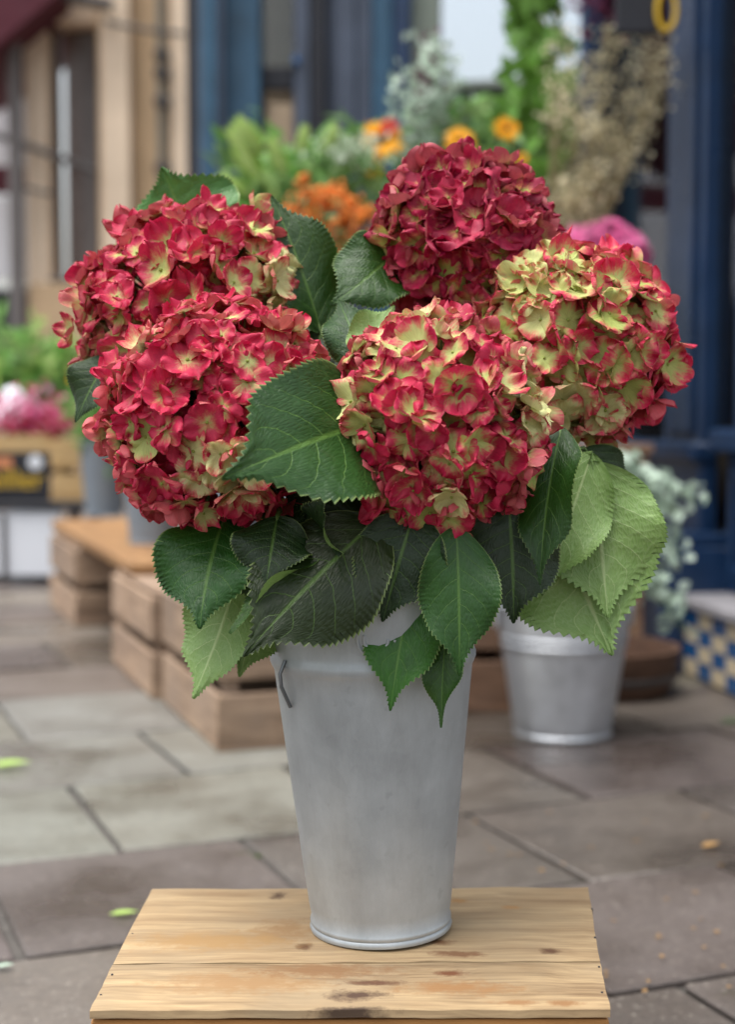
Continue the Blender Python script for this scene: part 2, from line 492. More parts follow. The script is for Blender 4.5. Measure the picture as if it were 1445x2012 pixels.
sign = thing('hanging_sign', 'dark hanging sign with yellow oval ring above dried flowers', 'sign', P(1252, 25, 4.35))
MB().box((0, 0, 0.12), (0.12, 0.03, 0.36)).build('board', M['black'], sign, 0.006)
rg = MB()
rg.tube([(0.078 + 0.026 * math.cos(a), -0.03, 0.0 + 0.055 * math.sin(a)) for a in [2 * math.pi * k / 24 for k in range(25)]], 0.007, 8, False)
rg.build('oval_ring', M['yellow'], sign)
MB().tube([(0, 0, 0.3), (0.2, 0.05, 0.3)], 0.008).build('bracket', M['black'], sign)

# ------------------------------------------------------------------ shop entrance facing us, further back
D = 8.6
ent = thing('shop_entrance', 'dark blue shop entrance with teal pilasters and slate grey door', 'shop entrance', (0, D, 0))
X = lambda px, dd=0.0: (px - CX) / FPX * (D + dd)
def epart(name, p0, p1, dy, th, z0, z1, mat, bev=0.008):
    return MB().b2(X(p0, dy), X(p1, dy), dy, dy + th, z0, z1).build(name, M[mat], ent, bev)
epart('pilaster', 372, 392, 0.02, 0.5, 0, 4.2, 'black')
epart('pilaster', 393, 443, -0.10, 0.6, 0, 4.2, 'slate')
epart('pilaster', 400, 432, -0.13, 0.028, 0.3, 4.1, 'teal')
epart('pilaster', 444, 514, 0.05, 0.5, 0, 4.2, 'teal')
epart('frame_post', 580, 611, 0.12, 0.12, 0, 4.2, 'slate')
epart('window_rail', 515, 579, 0.16, 0.08, 2.55, 2.68, 'black')
epart('stall_riser', 515, 579, 0.16, 0.1, 0, 2.05, 'black')
epart('pane', 515, 579, 0.2, 0.01, 2.69, 4.2, 'glass', 0)
epart('interior_wall', 490, 600, 0.9, 0.1, 0, 4.2, 'beige')
epart('poster', 530, 578, 0.12, 0.035, 1.75, 2.46, 'beige')
epart('door_jamb', 612, 642, 0.05, 0.3, 0, 4.2, 'black')
epart('door', 643, 732, 0.16, 0.06, 0, 4.2, 'slate')
epart('door_panel', 655, 700, 0.135, 0.024, 1.2, 4.0, 'slate')
epart('pilaster', 733, 772, 0.02, 0.5, 0, 4.2, 'teal')
epart('pilaster', 773, 806, -0.04, 0.5, 0, 4.2, 'navy')
epart('corner_post', 807, 862, 0.08, 0.5, 0, 4.2, 'sage')
epart('window_riser', 863, 1240, 0.12, 0.3, 0, 1.15, 'sage')
ZTR = P(0, 165, 8.75).z
for nm, z0_, z1_, th_, mt_ in (('window_rail', ZTR - 0.03, ZTR, 0.06, 'sage'), ('pane', ZTR + 0.001, 4.2, 0.006, 'mirrored')):
    MB().b2(0, 1.15, 0, th_, z0_, z1_).build(nm, M[mt_], ent, 0, loc=(X(864, .15), 0.10, 0), rot=(0, 0, R(-13)))  # angled so the mirrored pane catches open sky
epart('pane', 864, 1240, 0.22, 0.006, 1.16, ZTR - 0.031, 'glass', 0)
epart('interior_wall', 866, 1240, 0.7, 0.1, 1.16, 4.2, 'sage')
epart('fascia', 340, 1240, 0.1, 0.5, 4.21, 9.0, 'brick')
epart('back_wall', 380, 1240, 1.2, 0.2, 0, 9.0, 'dark')
pl = MB().ball((0, 0, 0), 0.025, 10, 6, 1.2).build('blue_tag', M['tile_blue'], ent, loc=(X(583), 0.1, P(583, 112, D).z))

# ------------------------------------------------------------------ cream building, beyond
D = 12.5
cb = thing('stone_building', 'cream stone building with tall window and grey drainpipe', 'building', (0, D, 0))
def cpart(name, p0, p1, dy, th, z0, z1, mat, bev=0.01):
    return MB().b2(X2(p0, dy), X2(p1, dy), dy, dy + th, z0, z1).build(name, M[mat], cb, bev)
X2 = lambda px, dd=0.0: (px - CX) / FPX * (D + dd)
zt = lambda y: P(0, y, D).z
cpart('wall', 58, 104, 0, 0.5, 0, 9, 'cream')
cpart('wall', 104.3, 199.7, 0.003, 0.5, 0, zt(545), 'cream')
cpart('wall', 104.3, 199.7, 0.003, 0.5, zt(45), 9, 'cream')
cpart('wall', 200, 392, 0, 0.5, 0, 9, 'tan')
cpart('pilaster', 206, 262, -0.12, 0.115, 0, 9, 'cream')
cpart('pilaster', 342, 382, -0.08, 0.075, 0, 9, 'cream')
cpart('plinth', 58, 382, -0.16, 0.035, 0, zt(560), 'tan')
wd = cpart('window_frame', 105, 126, 0.2, 0.1, zt(544), zt(46), 'greyframe')
cpart('window_frame', 168, 199, 0.2, 0.1, zt(544), zt(46), 'greyframe')
MB().b2(X2(127), X2(167), 0.24, 0.3, zt(544), zt(46)).build('pane', paint('brown window', lin(108, 92, 86), 0.25, 0.15, 2), wd)
cpart('window_sill', 100, 203, -0.1, 0.28, zt(555), zt(546), 'greyframe')
pp = MB().tube([(X2(326), -0.1, 0), (X2(326), -0.1, 9)], 0.035, 12).build('drainpipe', M['pipe'], cb)
for y in (115, 150, 205, 335):
    MB().box((X2(328), -0.1, zt(y)), (0.12, 0.12, 0.07)).build('pipe_bracket', M['cable'], pp, 0.01)
for pts, r in (([(-60, 255), (60, 290), (205, 345)], 0.028), ([(40, 368), (80, 380), (118, 388)], 0.018), ([(70, -30), (150, 8), (238, 24)], 0.05), ([(225, 55), (300, 72), (375, 80)], 0.02)):
    c = [Vector(((a - CX) / FPX * D, -0.22, zt(b))) for a, b in pts]
    MB().tube(c, r, 8).build('cable', M['cable'], cb)
MB().tube([(X2(50), -0.2, 0), (X2(50), -0.2, 9)], 0.06, 12).build('drainpipe', M['greyframe'], cb)

# ------------------------------------------------------------------ market stall far left, buildings across the street
D = 15.0
st = thing('market_stall', 'burgundy canopy market stall with white side sheets', 'market stall', P(-40, 990, D) * 1.0)
st.location = ((-40 - CX) / FPX * D, D, 0)
Z = lambda y: P(0, y, D).z
mb = MB()
ol = [(-300, 250), (-10, 92), (112, -12), (112, -200), (-300, -200)]
so = Vector(st.location)
mb.v = [P(x, y, 12.0) - so for x, y in ol] + [P(x, y, 12.0) - so + Vector((0, 1.6, 0)) for x, y in ol]
mb.f = [[0, 1, 2, 3, 4], [9, 8, 7, 6, 5]] + [[i, 5 + i, 5 + (i + 1) % 5, (i + 1) % 5] for i in range(5)]
mb.build('canopy', M['burgundy'], st)
MB().b2(-2.2, 0.64, -0.75, -0.71, Z(345), Z(170)).build('side_sheet', M['whitecloth'], st, 0.01)
MB().b2(-2.2, 0.64, -0.75, -0.69, Z(402), Z(348)).build('valance', M['burgundy'], st, 0.01)
MB().b2(-2.2, 0.64, -0.75, -0.71, Z(560), Z(406)).build('side_sheet', M['whitecloth'], st, 0.01)
MB().b2(-2.2, 0.75, 0.0, 1.0, 0, Z(566)).build('counter', M['black'], st, 0.02)
for x in (-2.1, 0.5):
    MB().b2(x, x + 0.06, -0.1, -0.04, 0, Z(-150)).build('post', M['greyframe'], st, 0.01)
MB().ball((0.17, -0.3, Z(125)), 0.11, 10, 6).build('red_dot', paint('red dot paint', lin(190, 40, 50), 0.5), st)  # small red dot above the white sheet, modelled as a ball

# ------------------------------------------------------------------ wooden crates behind
CRA = R(19)
cd = Vector((-math.sin(CRA), math.cos(CRA), 0))      # along the row
cr = Vector((math.cos(CRA), math.sin(CRA), 0))
def crate(name, label, corner, w, l, h, rot, tint, n=3, group=None, mat='oldwood', rnd=None):
    """open slatted crate: corner = near left corner on its support, w across, l back"""
    rnd = rnd or random.Random(hash(label) % 1000)
    t = thing(name, label, 'crate', corner, rot, group)
    g = 0.03
    sh = (h - g * (n - 1)) / n
    def sl(c, s, nm='slat', turn=False):
        o = MB().box((0, 0, 0), s, jit=0.0012, rnd=rnd).build(nm, M[mat], t, 0.003, loc=c)
        if turn:
            o.rotation_euler = (0, 0, R(90))
        k = rnd.uniform(0.82, 1.12)
        o.color = (tint[0] * k, tint[1] * k, tint[2] * k, 1)
    th = 0.014
    for i in range(n):
        z = sh / 2 + i * (sh + g)
        sl((w / 2, th / 2, z), (w, th, sh))
        sl((w / 2, l - th / 2, z), (w, th, sh))
        sl((th / 2, l / 2, z), (l - 2 * th - 0.004, th, sh), turn=True)
        sl((w - th / 2, l / 2, z), (l - 2 * th - 0.004, th, sh), turn=True)
    for x in (0.034, w - 0.034):
        for y in (0.034, l - 0.034):
            o = MB().box((0, 0, 0), (0.034, 0.034, h - 0.004)).build('corner_post', M[mat], t, 0.002, loc=(x, y, h / 2))
            o.color = tint
    k = 4
    bw = (w - 0.03) / k
    for i in range(k):
        sl((0.015 + bw * (i + .5), l / 2, h + 0.0075), (l, 0.013, 0) if False else (l, bw - 0.006, 0.013), 'board', True)
    return t
CH = 0.287
c0 = G(430, 1480)
c0.z = 0
T1, T2, T3 = (1.0, 0.97, 0.93, 1), (1.1, 1.06, 1.02, 1), (0.62, 0.5, 0.44, 1)
crate('wooden_crate', 'slatted wooden crate on the paving, just behind the zinc flower vase', c0, 0.46, 0.62, CH, CRA, T1, 2, 'old wooden crates', rnd=random.Random(1))
crate('wooden_crate', 'paler slatted crate under the end of the wooden bench plank', c0 + cd * 0.66 - cr * 0.02, 0.42, 0.62, CH - 0.02, CRA, T2, 2, 'old wooden crates', rnd=random.Random(2))
crate('wooden_crate', 'slatted crate holding up the far end of the bench plank', c0 + cd * 2.05 - cr * 0.02, 0.40, 0.66, CH - 0.02, CRA, T2, 2, 'old wooden crates', rnd=random.Random(3))
crate('wooden_crate', 'dark brown crate on the paving beside the shiny galvanised bucket', Vector((-0.04, 3.74, 0)), 0.42, 0.40, CH, R(4), T3, 2, 'old wooden crates', rnd=random.Random(4))
mb = MB()
L = 1.75
mb.box((0, 0, 0), (L, 0.34, 0.034), jit=0.002)
bn = mb.build('bench_plank', M['benchwood'], None, 0.005, loc=c0 + cd * (1.06 + L / 2) + cr * 0.17 + Vector((0, 0, CH - 0.02 + 0.016 + 0.0175)), rot=(0, 0, CRA + R(90)))
tag(bn, 'orange brown plank laid across two crates as a bench', 'bench')
BZ = CH - 0.02 + 0.016 + 0.035

def bucket_prof(r0, r1, h, ribs=(), t=0.003):
    pr = [(0.0005, 0.006), (r0 - 0.004, 0.006), (r0 - 0.002, 0.0), (r0 + 0.0025, 0.001), (r0 + 0.0035, 0.004), (r0 + 0.0028, 0.008), (r0, 0.011)]
    rr = lambda z: r0 + (r1 - r0) * z / h
    zs = []
    for z in ribs:
        zs += [(z - 0.007, 0), (z - 0.003, 0.003), (z + 0.003, 0.003), (z + 0.007, 0)]
    for i in range(1, 14):
        z = h * i / 14
        if all(abs(z - q) > 0.012 for q in ribs):
            zs.append((z, 0))
    zs.sort()
    for z, d in zs:
        if z > 0.012:
            pr.append((rr(z) + d, z))
    pr += [(r1, h - 0.006), (r1 + 0.004, h - 0.004), (r1 + 0.005, h), (r1 + 0.001, h + 0.003), (r1 - t, h), (r1 - t - 0.001, h - 0.01)]
    pr += [(rr(h * 0.5) - t, h * 0.5), (r0 - t, 0.012), (0.0005, 0.012)]
    return pr
def bucket(name, label, loc, r0, r1, h, mat, ribs=(), cat='bucket', group=None, handle=True, rotz=0, drop=-0.8):
    t = thing(name, label, cat, loc, rotz, group)
    MB().lathe(bucket_prof(r0, r1, h, ribs), 56).build('body', M[mat], t)
    if handle:
        for s in (-1, 1):
            MB().box((s * (r1 + 0.004), 0, h - 0.03), (0.008, 0.03, 0.045)).build('lug', M[mat], t, 0.003)
        a0 = drop
        pts = [(math.cos(a) * (r1 + 0.012), math.sin(a) * (r1 + 0.012) * math.cos(a0), h - 0.02 + math.sin(a) * (r1 + 0.012) * math.sin(a0)) for a in [math.pi * k / 24 for k in range(25)]]
        MB().tube(pts, 0.0028, 6).build('handle', M['steel'], t)
    return t

# galvanised bucket on the right
gb = G(1106, 1440)
bk = bucket('metal_bucket', 'shiny galvanised steel bucket with ribs, standing on wet paving', (gb.x, gb.y, 0), 0.112, 0.158, 0.305, 'galv', (0.212, 0.232), rotz=R(8), drop=0.1)
# low brown tub behind
tb = G(1205, 1385)
t = thing('wooden_tub', 'low dark brown round tub behind the galvanised bucket', 'tub', (tb.x, tb.y + 0.19, 0))
MB().lathe([(0.001, 0.0), (0.17, 0.0), (0.195, 0.04), (0.205, 0.10), (0.208, 0.125), (0.195, 0.125), (0.185, 0.06), (0.001, 0.05)], 40).build('body', wood('tub wood', lin(104, 78, 62), lin(66, 46, 36)), t)
MB().lathe([(0.199, 0.045), (0.2035, 0.045), (0.2075, 0.06), (0.203, 0.062)], 40).build('hoop', M['cable'], t)
# buckets on the bench
b1 = bucket('florist_bucket', 'tall grey bucket at the far end of the bench plank', G(205, 1012, BZ), 0.075, 0.10, 0.30, 'greybucket', group='grey buckets on the bench', handle=False)
b2 = bucket('florist_bucket', 'tall grey bucket at the near end of the bench plank', G(300, 1066, BZ), 0.075, 0.10, 0.30, 'greybucket', group='grey buckets on the bench', handle=False)

# ------------------------------------------------------------------ background flower bunches
M['leaf_mid'] = foliage_mat('mid green foliage', lin(112, 162, 76), lin(150, 184, 118), trans=0.35)
M['leaf_lime'] = foliage_mat('lime green foliage', lin(176, 208, 108), lin(190, 212, 136))
M['leaf_dark'] = foliage_mat('dark green foliage', lin(64, 116, 60), lin(110, 146, 96), trans=0.3)
M['leaf_grey'] = foliage_mat('silver green eucalyptus', lin(178, 198, 180), lin(190, 206, 192), 0.6, 0.25)
M['leaf_dust'] = foliage_mat('dried cream florets', lin(230, 222, 192), lin(220, 210, 176), 0.8, 0.4, 0.5)
M['leaf_white'] = foliage_mat('pale flowers', lin(206, 216, 200), lin(190, 206, 180), 0.7, 0.15)
M['stem'] = paint('green stem', lin(92, 118, 62), 0.6, 0.2, 20)
M['drystem'] = paint('dry stem', lin(150, 138, 104), 0.8, 0.2, 20)
M['berry'] = foliage_mat('orange berries', lin(216, 124, 44), lin(216, 124, 44), 0.4, 0.45, 0.0)
M['petal_yellow'] = foliage_mat('golden petals', lin(246, 176, 20), lin(230, 160, 20), 0.6, 0.2)
M['petal_red'] = foliage_mat('red orange petals', lin(206, 52, 34), lin(200, 80, 40), 0.6, 0.2)
M['petal_pink'] = foliage_mat('pink petals', lin(218, 104, 160), lin(232, 176, 200), 0.6, 0.45)
M['petal_plum'] = foliage_mat('plum petals', lin(112, 44, 76), lin(120, 60, 90), 0.7, 0.3)
M['petal_magenta'] = foliage_mat('magenta petals', lin(176, 40, 86), lin(200, 90, 120), 0.6, 0.3)
M['disc'] = paint('brown flower disc', lin(96, 56, 24), 0.8, 0.3, 60)
rb = random.Random(5)
def rdir(rnd, up=0.0):
    while True:
        v = Vector((rnd.uniform(-1, 1), rnd.uniform(-1, 1), rnd.uniform(-1, 1)))
        if 0.05 < v.length < 1:
            v.normalize()
            v.z += up
            return v.normalized()
def cluster(loc, pts_stems, stem_mat, leaf_specs, t, rnd):
    """stems from the mouth to points, leaf specs = (name, mat, n, L, W, spread, along0, along1)"""
    sm = MB()
    for p in pts_stems:
        q = p - loc
        mid = q * 0.5 + Vector((rnd.uniform(-.02, .02), rnd.uniform(-.02, .02), 0.05))
        sm.tube([(q.x * .08, q.y * .08, 0), mid * 0.6 + Vector((0, 0, 0.02)), q], [0.003, 0.0025, 0.0012], 5)
    sm.build('stems', M[stem_mat], t, kind='stuff')
    for (nm, mat, n, L, W, spread, a0, a1) in leaf_specs:
        lm = MB()
        for k in range(n):
            p = (rnd.choice(pts_stems) - loc) * rnd.uniform(a0, a1) + rdir(rnd) * spread * rnd.random()
            d = rdir(rnd, 0.45)
            lm.card(p, d, rdir(rnd, 0.6), L * rnd.uniform(.6, 1.25), W * rnd.uniform(.6, 1.25), rnd.uniform(0, .35))
        lm.build(nm, M[mat], t, kind='stuff')
def daisy(center, face, r, mat, parent, loc, rnd, layers=2, n=16):
    m = MB()
    f = Vector(face).normalized()
    a = f.cross(Vector((0.2, 0.1, 1))).normalized()
    b = f.cross(a)
    for l in range(layers):
        for k in range(n):
            an = 2 * math.pi * (k + .5 * l) / n + rnd.uniform(-.1, .1)
            d = (a * math.cos(an) + b * math.sin(an)) + f * (0.25 + .3 * l)
            m.card((a * math.cos(an) + b * math.sin(an)) * r * .15, d, f, r * (1 - .18 * l) * rnd.uniform(.85, 1.1), r * .34, 0.25)
    o = m.build('flower_head', M[mat], parent, loc=Vector(center) - loc)
    MB().ball((0, 0, 0), r * 0.3, 10, 6, 0.7).build('flower_disc', M['disc'], o, loc=f * r * .08)

def px_pts(rnd, n, x0, x1, y0, y1, Y, dY):
    return [P(rnd.uniform(x0, x1), rnd.uniform(y0, y1), Y + rnd.uniform(-dY, dY)) for _ in range(n)]

# crate to carry: berries on the near crate, greens on the paler crate, summer bouquet and others on a stand
CT = CH + 0.0145
pb = bucket('florist_bucket', 'grey bucket of orange berry stems standing on the near crate', (-0.17, 3.72, CT), 0.075, 0.10, 0.34, 'greybucket', group='display buckets', handle=False)
loc = Vector((-0.17, 3.72, CT + 0.2))
t = thing('berry_bunch', 'bunch of bright orange berry stems in a grey bucket', 'flowers', loc)
pts = px_pts(rb, 26, 590, 715, 385, 510, 3.7, 0.10)
cluster(loc, pts, 'drystem', [('leaves', 'leaf_dark', 160, 0.045, 0.016, 0.07, .6, 1.02)], t, rb)
bm_ = MB()
for k in range(95):
    u, w = rb.random(), rb.random()
    yy = 372 + 158 * u
    hw = 84 * math.sqrt(max(0, 1 - ((u - .5) / .52) ** 2))
    cc_ = P(650 + hw * (2 * w - 1) + rb.gauss(0, 12), yy + rb.gauss(0, 10), 3.62 + 0.2 * rb.random())
    for j in range(8):
        bm_.ball(cc_ - loc + Vector((rb.gauss(0, .010), rb.gauss(0, .010), rb.gauss(0, .012))), rb.uniform(0.005, 0.009), 6, 4)
bm_.build('berries', M['berry'], t, kind='stuff')

gl_ = c0 + cd * 0.95 + cr * 0.25
pb = bucket('florist_bucket', 'grey bucket of mixed greenery standing on the paler crate', (gl_.x, gl_.y, CH - 0.02 + 0.0145), 0.08, 0.11, 0.36, 'greybucket', group='display buckets', handle=False)
loc = Vector((gl_.x, gl_.y, CT + 0.2))
t = thing('greenery_bunch', 'lush bunch of lime and green foliage with white florets', 'foliage', loc)
pts = px_pts(rb, 30, 470, 740, 300, 420, 4.25, 0.14)
cluster(loc, pts, 'stem', [('leaves', 'leaf_mid', 620, 0.09, 0.03, 0.13, .75, 1.05), ('dark_leaves', 'leaf_dark', 400, 0.10, 0.035, 0.13, .6, .98)], t, rb)
for (x, y, a, s) in ((486, 288, -35, 1.0), (478, 330, -30, 1.25), (500, 350, -45, 1.1), (455, 400, -70, .9), (530, 330, -20, 0.9), (470, 372, -60, .9), (560, 290, 10, .7), (610, 285, 20, .7), (520, 388, -20, .8)):
    c = P(x + 30, y + 18, 4.12) - loc
    d = Vector((math.sin(R(a)), -0.25, math.cos(R(a)))).normalized()
    m = MB()
    for k in range(5):
        an = 2 * math.pi * k / 5
        b = d.cross(Vector((math.cos(an), math.sin(an), .3))).normalized()
        m.card(b * 0.006, d + b * 0.2, -b, 0.125 * s, 0.055 * s, -.1)
    m.build('bud', M['leaf_lime'], t, loc=c)
wm = MB()
for k in range(260):
    c = P(rb.gauss(680, 30), rb.gauss(300, 18), 4.15 + rb.uniform(-.08, .08)) - loc
    wm.card(c, rdir(rb, .4), rdir(rb), 0.026, 0.015)
wm.build('white_florets', M['leaf_white'], t, kind='stuff')

# display stand carrying the summer bouquet, pink hydrangea and dried flowers
SX0, SX1, SY0, SY1, SZ = 0.02, 0.80, 4.28, 4.66, 0.655
stn = thing('display_stand', 'brown wooden display stand against the shop window', 'stand', ((SX0 + SX1) / 2, (SY0 + SY1) / 2, 0), R(3))
w_, d_ = (SX1 - SX0), (SY1 - SY0)
for i in range(3):
    o = MB().box((0, -d_ / 2 + d_ * (i + .5) / 3, SZ - 0.012), (w_, d_ / 3 - 0.006, 0.024)).build('board', M['oldwood'], stn, 0.003)
    o.color = (0.85, .7, .6, 1)
o = MB().box((0, -d_ / 2 + 0.03, SZ - 0.08), (w_ - 0.02, 0.02, 0.11)).build('apron', M['oldwood'], stn, 0.003)
o.color = (0.8, .64, .55, 1)
for sx in (-1, 1):
    for sy in (-1, 1):
        o = MB().box((sx * (w_ / 2 - 0.04), sy * (d_ / 2 - 0.06), (SZ - 0.026) / 2), (0.045, 0.045, SZ - 0.026)).build('leg', M['oldwood'], stn, 0.003)
        o.color = (0.7, .58, .5, 1)

bucket('florist_bucket', 'grey bucket of golden flowers standing on the display stand', (0.20, 4.45, SZ), 0.07, 0.09, 0.26, 'greybucket', group='display buckets', handle=False)
loc = Vector((0.20, 4.45, SZ + 0.16))
t = thing('summer_bouquet', 'mixed bouquet of golden flowers, silver foliage and greenery', 'flowers', loc)
pts = px_pts(rb, 24, 740, 1010, 200, 400, 4.4, 0.12)
cluster(loc, pts, 'stem', [('leaves', 'leaf_mid', 560, 0.07, 0.026, 0.09, .7, 1.0), ('dark_leaves', 'leaf_dark', 260, 0.08, 0.03, 0.1, .55, .95)], t, rb)
pts2 = px_pts(rb, 14, 775, 870, 120, 340, 4.34, 0.06)
em = MB()
for p in pts2:
    for k in range(26):
        q = p - loc + Vector((rb.gauss(0, .035), rb.gauss(0, .03), rb.gauss(0, .05)))
        em.card(q, rdir(rb, .2), rdir(rb), 0.03, 0.024, .05)
em.build('silver_leaves', M['leaf_grey'], t, kind='stuff')
pm_ = MB()
for k in range(130):
    p = P(rb.gauss(845, 14), rb.gauss(165, 38), 4.38) - loc
    pm_.card(p, rdir(rb, .3), rdir(rb), 0.028, 0.016)
pm_.build('plum_sprigs', M['petal_plum'], t, kind='stuff')
for (x, y, r, mt) in ((748, 276, .062, 'petal_yellow'), (764, 250, .026, 'petal_red'), (904, 276, .042, 'petal_yellow'), (996, 254, .036, 'petal_yellow'), (1026, 312, .018, 'petal_yellow'), (735, 330, .03, 'petal_yellow')):
    daisy(P(x, y, 4.25), (rb.uniform(-.4, .4), -1, rb.uniform(0, .6)), r, mt, t, loc, rb)

bucket('florist_bucket', 'small grey bucket of pink hydrangea standing on the display stand', (0.66, 4.40, SZ), 0.07, 0.085, 0.24, 'greybucket', group='display buckets', handle=False)
loc = Vector((0.66, 4.40, SZ + 0.15))
t = thing('pink_hydrangea', 'blurred bright pink hydrangea blooms behind the red heads', 'flowers', loc)
for (x, y, r) in ((1150, 498, 48), (1225, 505, 50), (1190, 480, 42)):
    c = P(x, y, 4.3)
    m = MB()
    for k in range(260):
        d = rdir(rb)
        m.card(c - loc + d * r / 700 * rb.uniform(.75, 1.05), d.cross(rdir(rb)) + d * rb.uniform(0, .5), d, 0.034, 0.028, 0.2)
    o = m.build('flower_head', M['petal_pink'], t)
    MB().tube([(0, 0, -0.1), (c - loc) * 0.5, c - loc], 0.005, 6).build('stem', M['stem'], t)

bucket('florist_bucket', 'grey bucket of dried cream flowers standing by the window', (0.52, 4.56, SZ), 0.06, 0.08, 0.25, 'greybucket', group='display buckets', handle=False)
loc = Vector((0.52, 4.56, SZ + 0.16))
t = thing('dried_flower_bunch', 'tall bunch of dried cream flowers against the shop window', 'dried flowers', loc)
pts = []
for k in range(125):
    yy = rb.uniform(65, 430)
    lo, hi = (1085 + (yy - 60) * -0.03, 1320 - max(0, yy - 200) * 0.6)
    pts.append(P(rb.uniform(lo, hi), yy, 4.52 + rb.uniform(-.10, .04)))
cluster(loc, pts, 'drystem', [], t, rb)
dm = MB()
for p in pts:
    for k in range(13):
        dm.card(p - loc + Vector((rb.gauss(0, .022), rb.gauss(0, .022), rb.gauss(0, .028))), rdir(rb, .3), rdir(rb), 0.017, 0.013)
dm.build('dried_florets', M['leaf_dust'], t, kind='stuff')

# ivy hanging in front of the window
loc = P(1085, -190, 4.75)
t = thing('hanging_ivy', 'trailing green ivy hanging in front of the shop window', 'ivy', loc)
ivy_me = MB()
for a in (-62, 0, 62):
    ivy_me.card((0, 0, 0), (math.sin(R(a)), 0, math.cos(R(a))), (0, -1, 0), 0.055, 0.036, 0.1)
ivy_me = ivy_me.mesh('leaf', foliage_mat('ivy leaf', lin(104, 148, 62), lin(140, 170, 100)))
for j, path in enumerate([[(1085, -190), (1060, -60), (1050, 60), (1075, 180), (1060, 300), (1070, 350)], [(1085, -190), (1075, -40), (1085, 90), (1040, 190), (1030, 240)], [(1085, -190), (1030, -60), (1035, 40), (1090, 140), (1110, 260), (1090, 330)]]):
    c = [P(x, y, 4.66 + 0.03 * j) - loc for x, y in path]
    MB().tube(c, 0.004, 5).build('vine', M['stem'], t)
    for k in range(46):
        u = rb.uniform(0.15, 1) * (len(c) - 1)
        i = min(int(u), len(c) - 2)
        p = c[i].lerp(c[i + 1], u - i) + Vector((rb.gauss(0, .042), rb.gauss(0, .022), rb.gauss(0, .01)))
        o = link('leaf', ivy_me, t, p, (rb.uniform(-.7, .7), rb.uniform(-2.6, 2.6), rb.uniform(-.8, .8)))
        o.scale = (rb.uniform(.8, 1.3),) * 3
MB().tube([(0, 0, -0.002), (0.02, 0.05, 0.3), (0.05, 0.07, 0.75)], 0.003, 5).build('hanger', M['steel'], t)
loc = P(1185, -60, 4.5)
t = thing('plum_flower_bunch', 'hanging bunch of dark plum flowers above the dried flowers', 'flowers', loc)
m = MB()
for k in range(420):
    p = Vector((rb.gauss(0, .05), rb.gauss(0, .04), rb.gauss(0, .07)))
    m.card(p, rdir(rb), rdir(rb), 0.03, 0.022)
m.build('florets', M['petal_plum'], t, kind='stuff')
MB().tube([(0, 0, -.05), (0, 0.02, .2), (0.01, 0.02, .6)], 0.004, 5).build('stem', M['drystem'], t)

# eucalyptus leaning out of the galvanised bucket
loc = Vector((gb.x, gb.y, 0.25))
t = thing('eucalyptus_bunch', 'silver green eucalyptus leaning right out of the galvanised bucket', 'foliage', loc)
ends = [(1255, 935), (1300, 960), (1375, 985), (1340, 1010), (1270, 1000), (1290, 1080), (1335, 1090), (1260, 1120), (1345, 1240), (1325, 1180), (1240, 960), (1300, 1140), (1180, 980), (1120, 1000)]
sm, em = MB(), MB()
for (x, y) in ends:
    e = P(x, y, 3.62 + rb.uniform(-.12, .06)) - loc
    m0 = Vector((e.x * .35, e.y * .3, max(e.z, 0.12) * .75 + .1))
    pts = [Vector((rb.uniform(-.03, .05), rb.uniform(-.03, .03), 0)), m0 * .6, m0, m0.lerp(e, .5) + Vector((0, 0, .03)), e]
    sm.tube(pts, [.004, .0035, .003, .0025, .0015], 5)
    for k in range(84):
        u = rb.uniform(1.6, 4)
        i = min(int(u), 3)
        p = pts[i].lerp(pts[i + 1], u - i) + Vector((rb.gauss(0, .016), rb.gauss(0, .016), rb.gauss(0, .016)))
        em.card(p, rdir(rb), rdir(rb), 0.034, 0.027, .05)
sm.build('stems', M['stem'], t, kind='stuff')
em.build('silver_leaves', M['leaf_grey'], t, kind='stuff')

# foliage in the bench bucket and stall at left
loc = Vector(b1.location) + Vector((0, 0, 0.2))
t = thing('filler_bunch', 'green foliage with small yellow flowers in bench bucket', 'foliage', loc)
pts = px_pts(rb, 20, 150, 280, 680, 850, loc.y, 0.12)
cluster(loc, pts, 'stem', [('leaves', 'leaf_mid', 420, 0.11, 0.035, 0.1, .4, 1.0)], t, rb)
ym = MB()
for k in range(60):
    ym.card(P(rb.gauss(168, 10), rb.gauss(742, 16), loc.y - .15) - loc, rdir(rb), rdir(rb), 0.03, 0.02)
ym.build('yellow_florets', M['petal_yellow'], t, kind='stuff')
loc = Vector(b2.location) + Vector((0, 0, 0.2))
t = thing('filler_bunch', 'dark green foliage in the near bench bucket', 'foliage', loc)
pts = px_pts(rb, 14, 230, 380, 760, 930, loc.y, 0.12)
cluster(loc, pts, 'stem', [('leaves', 'leaf_dark', 260, 0.09, 0.035, 0.08, .4, 1.0)], t, rb)

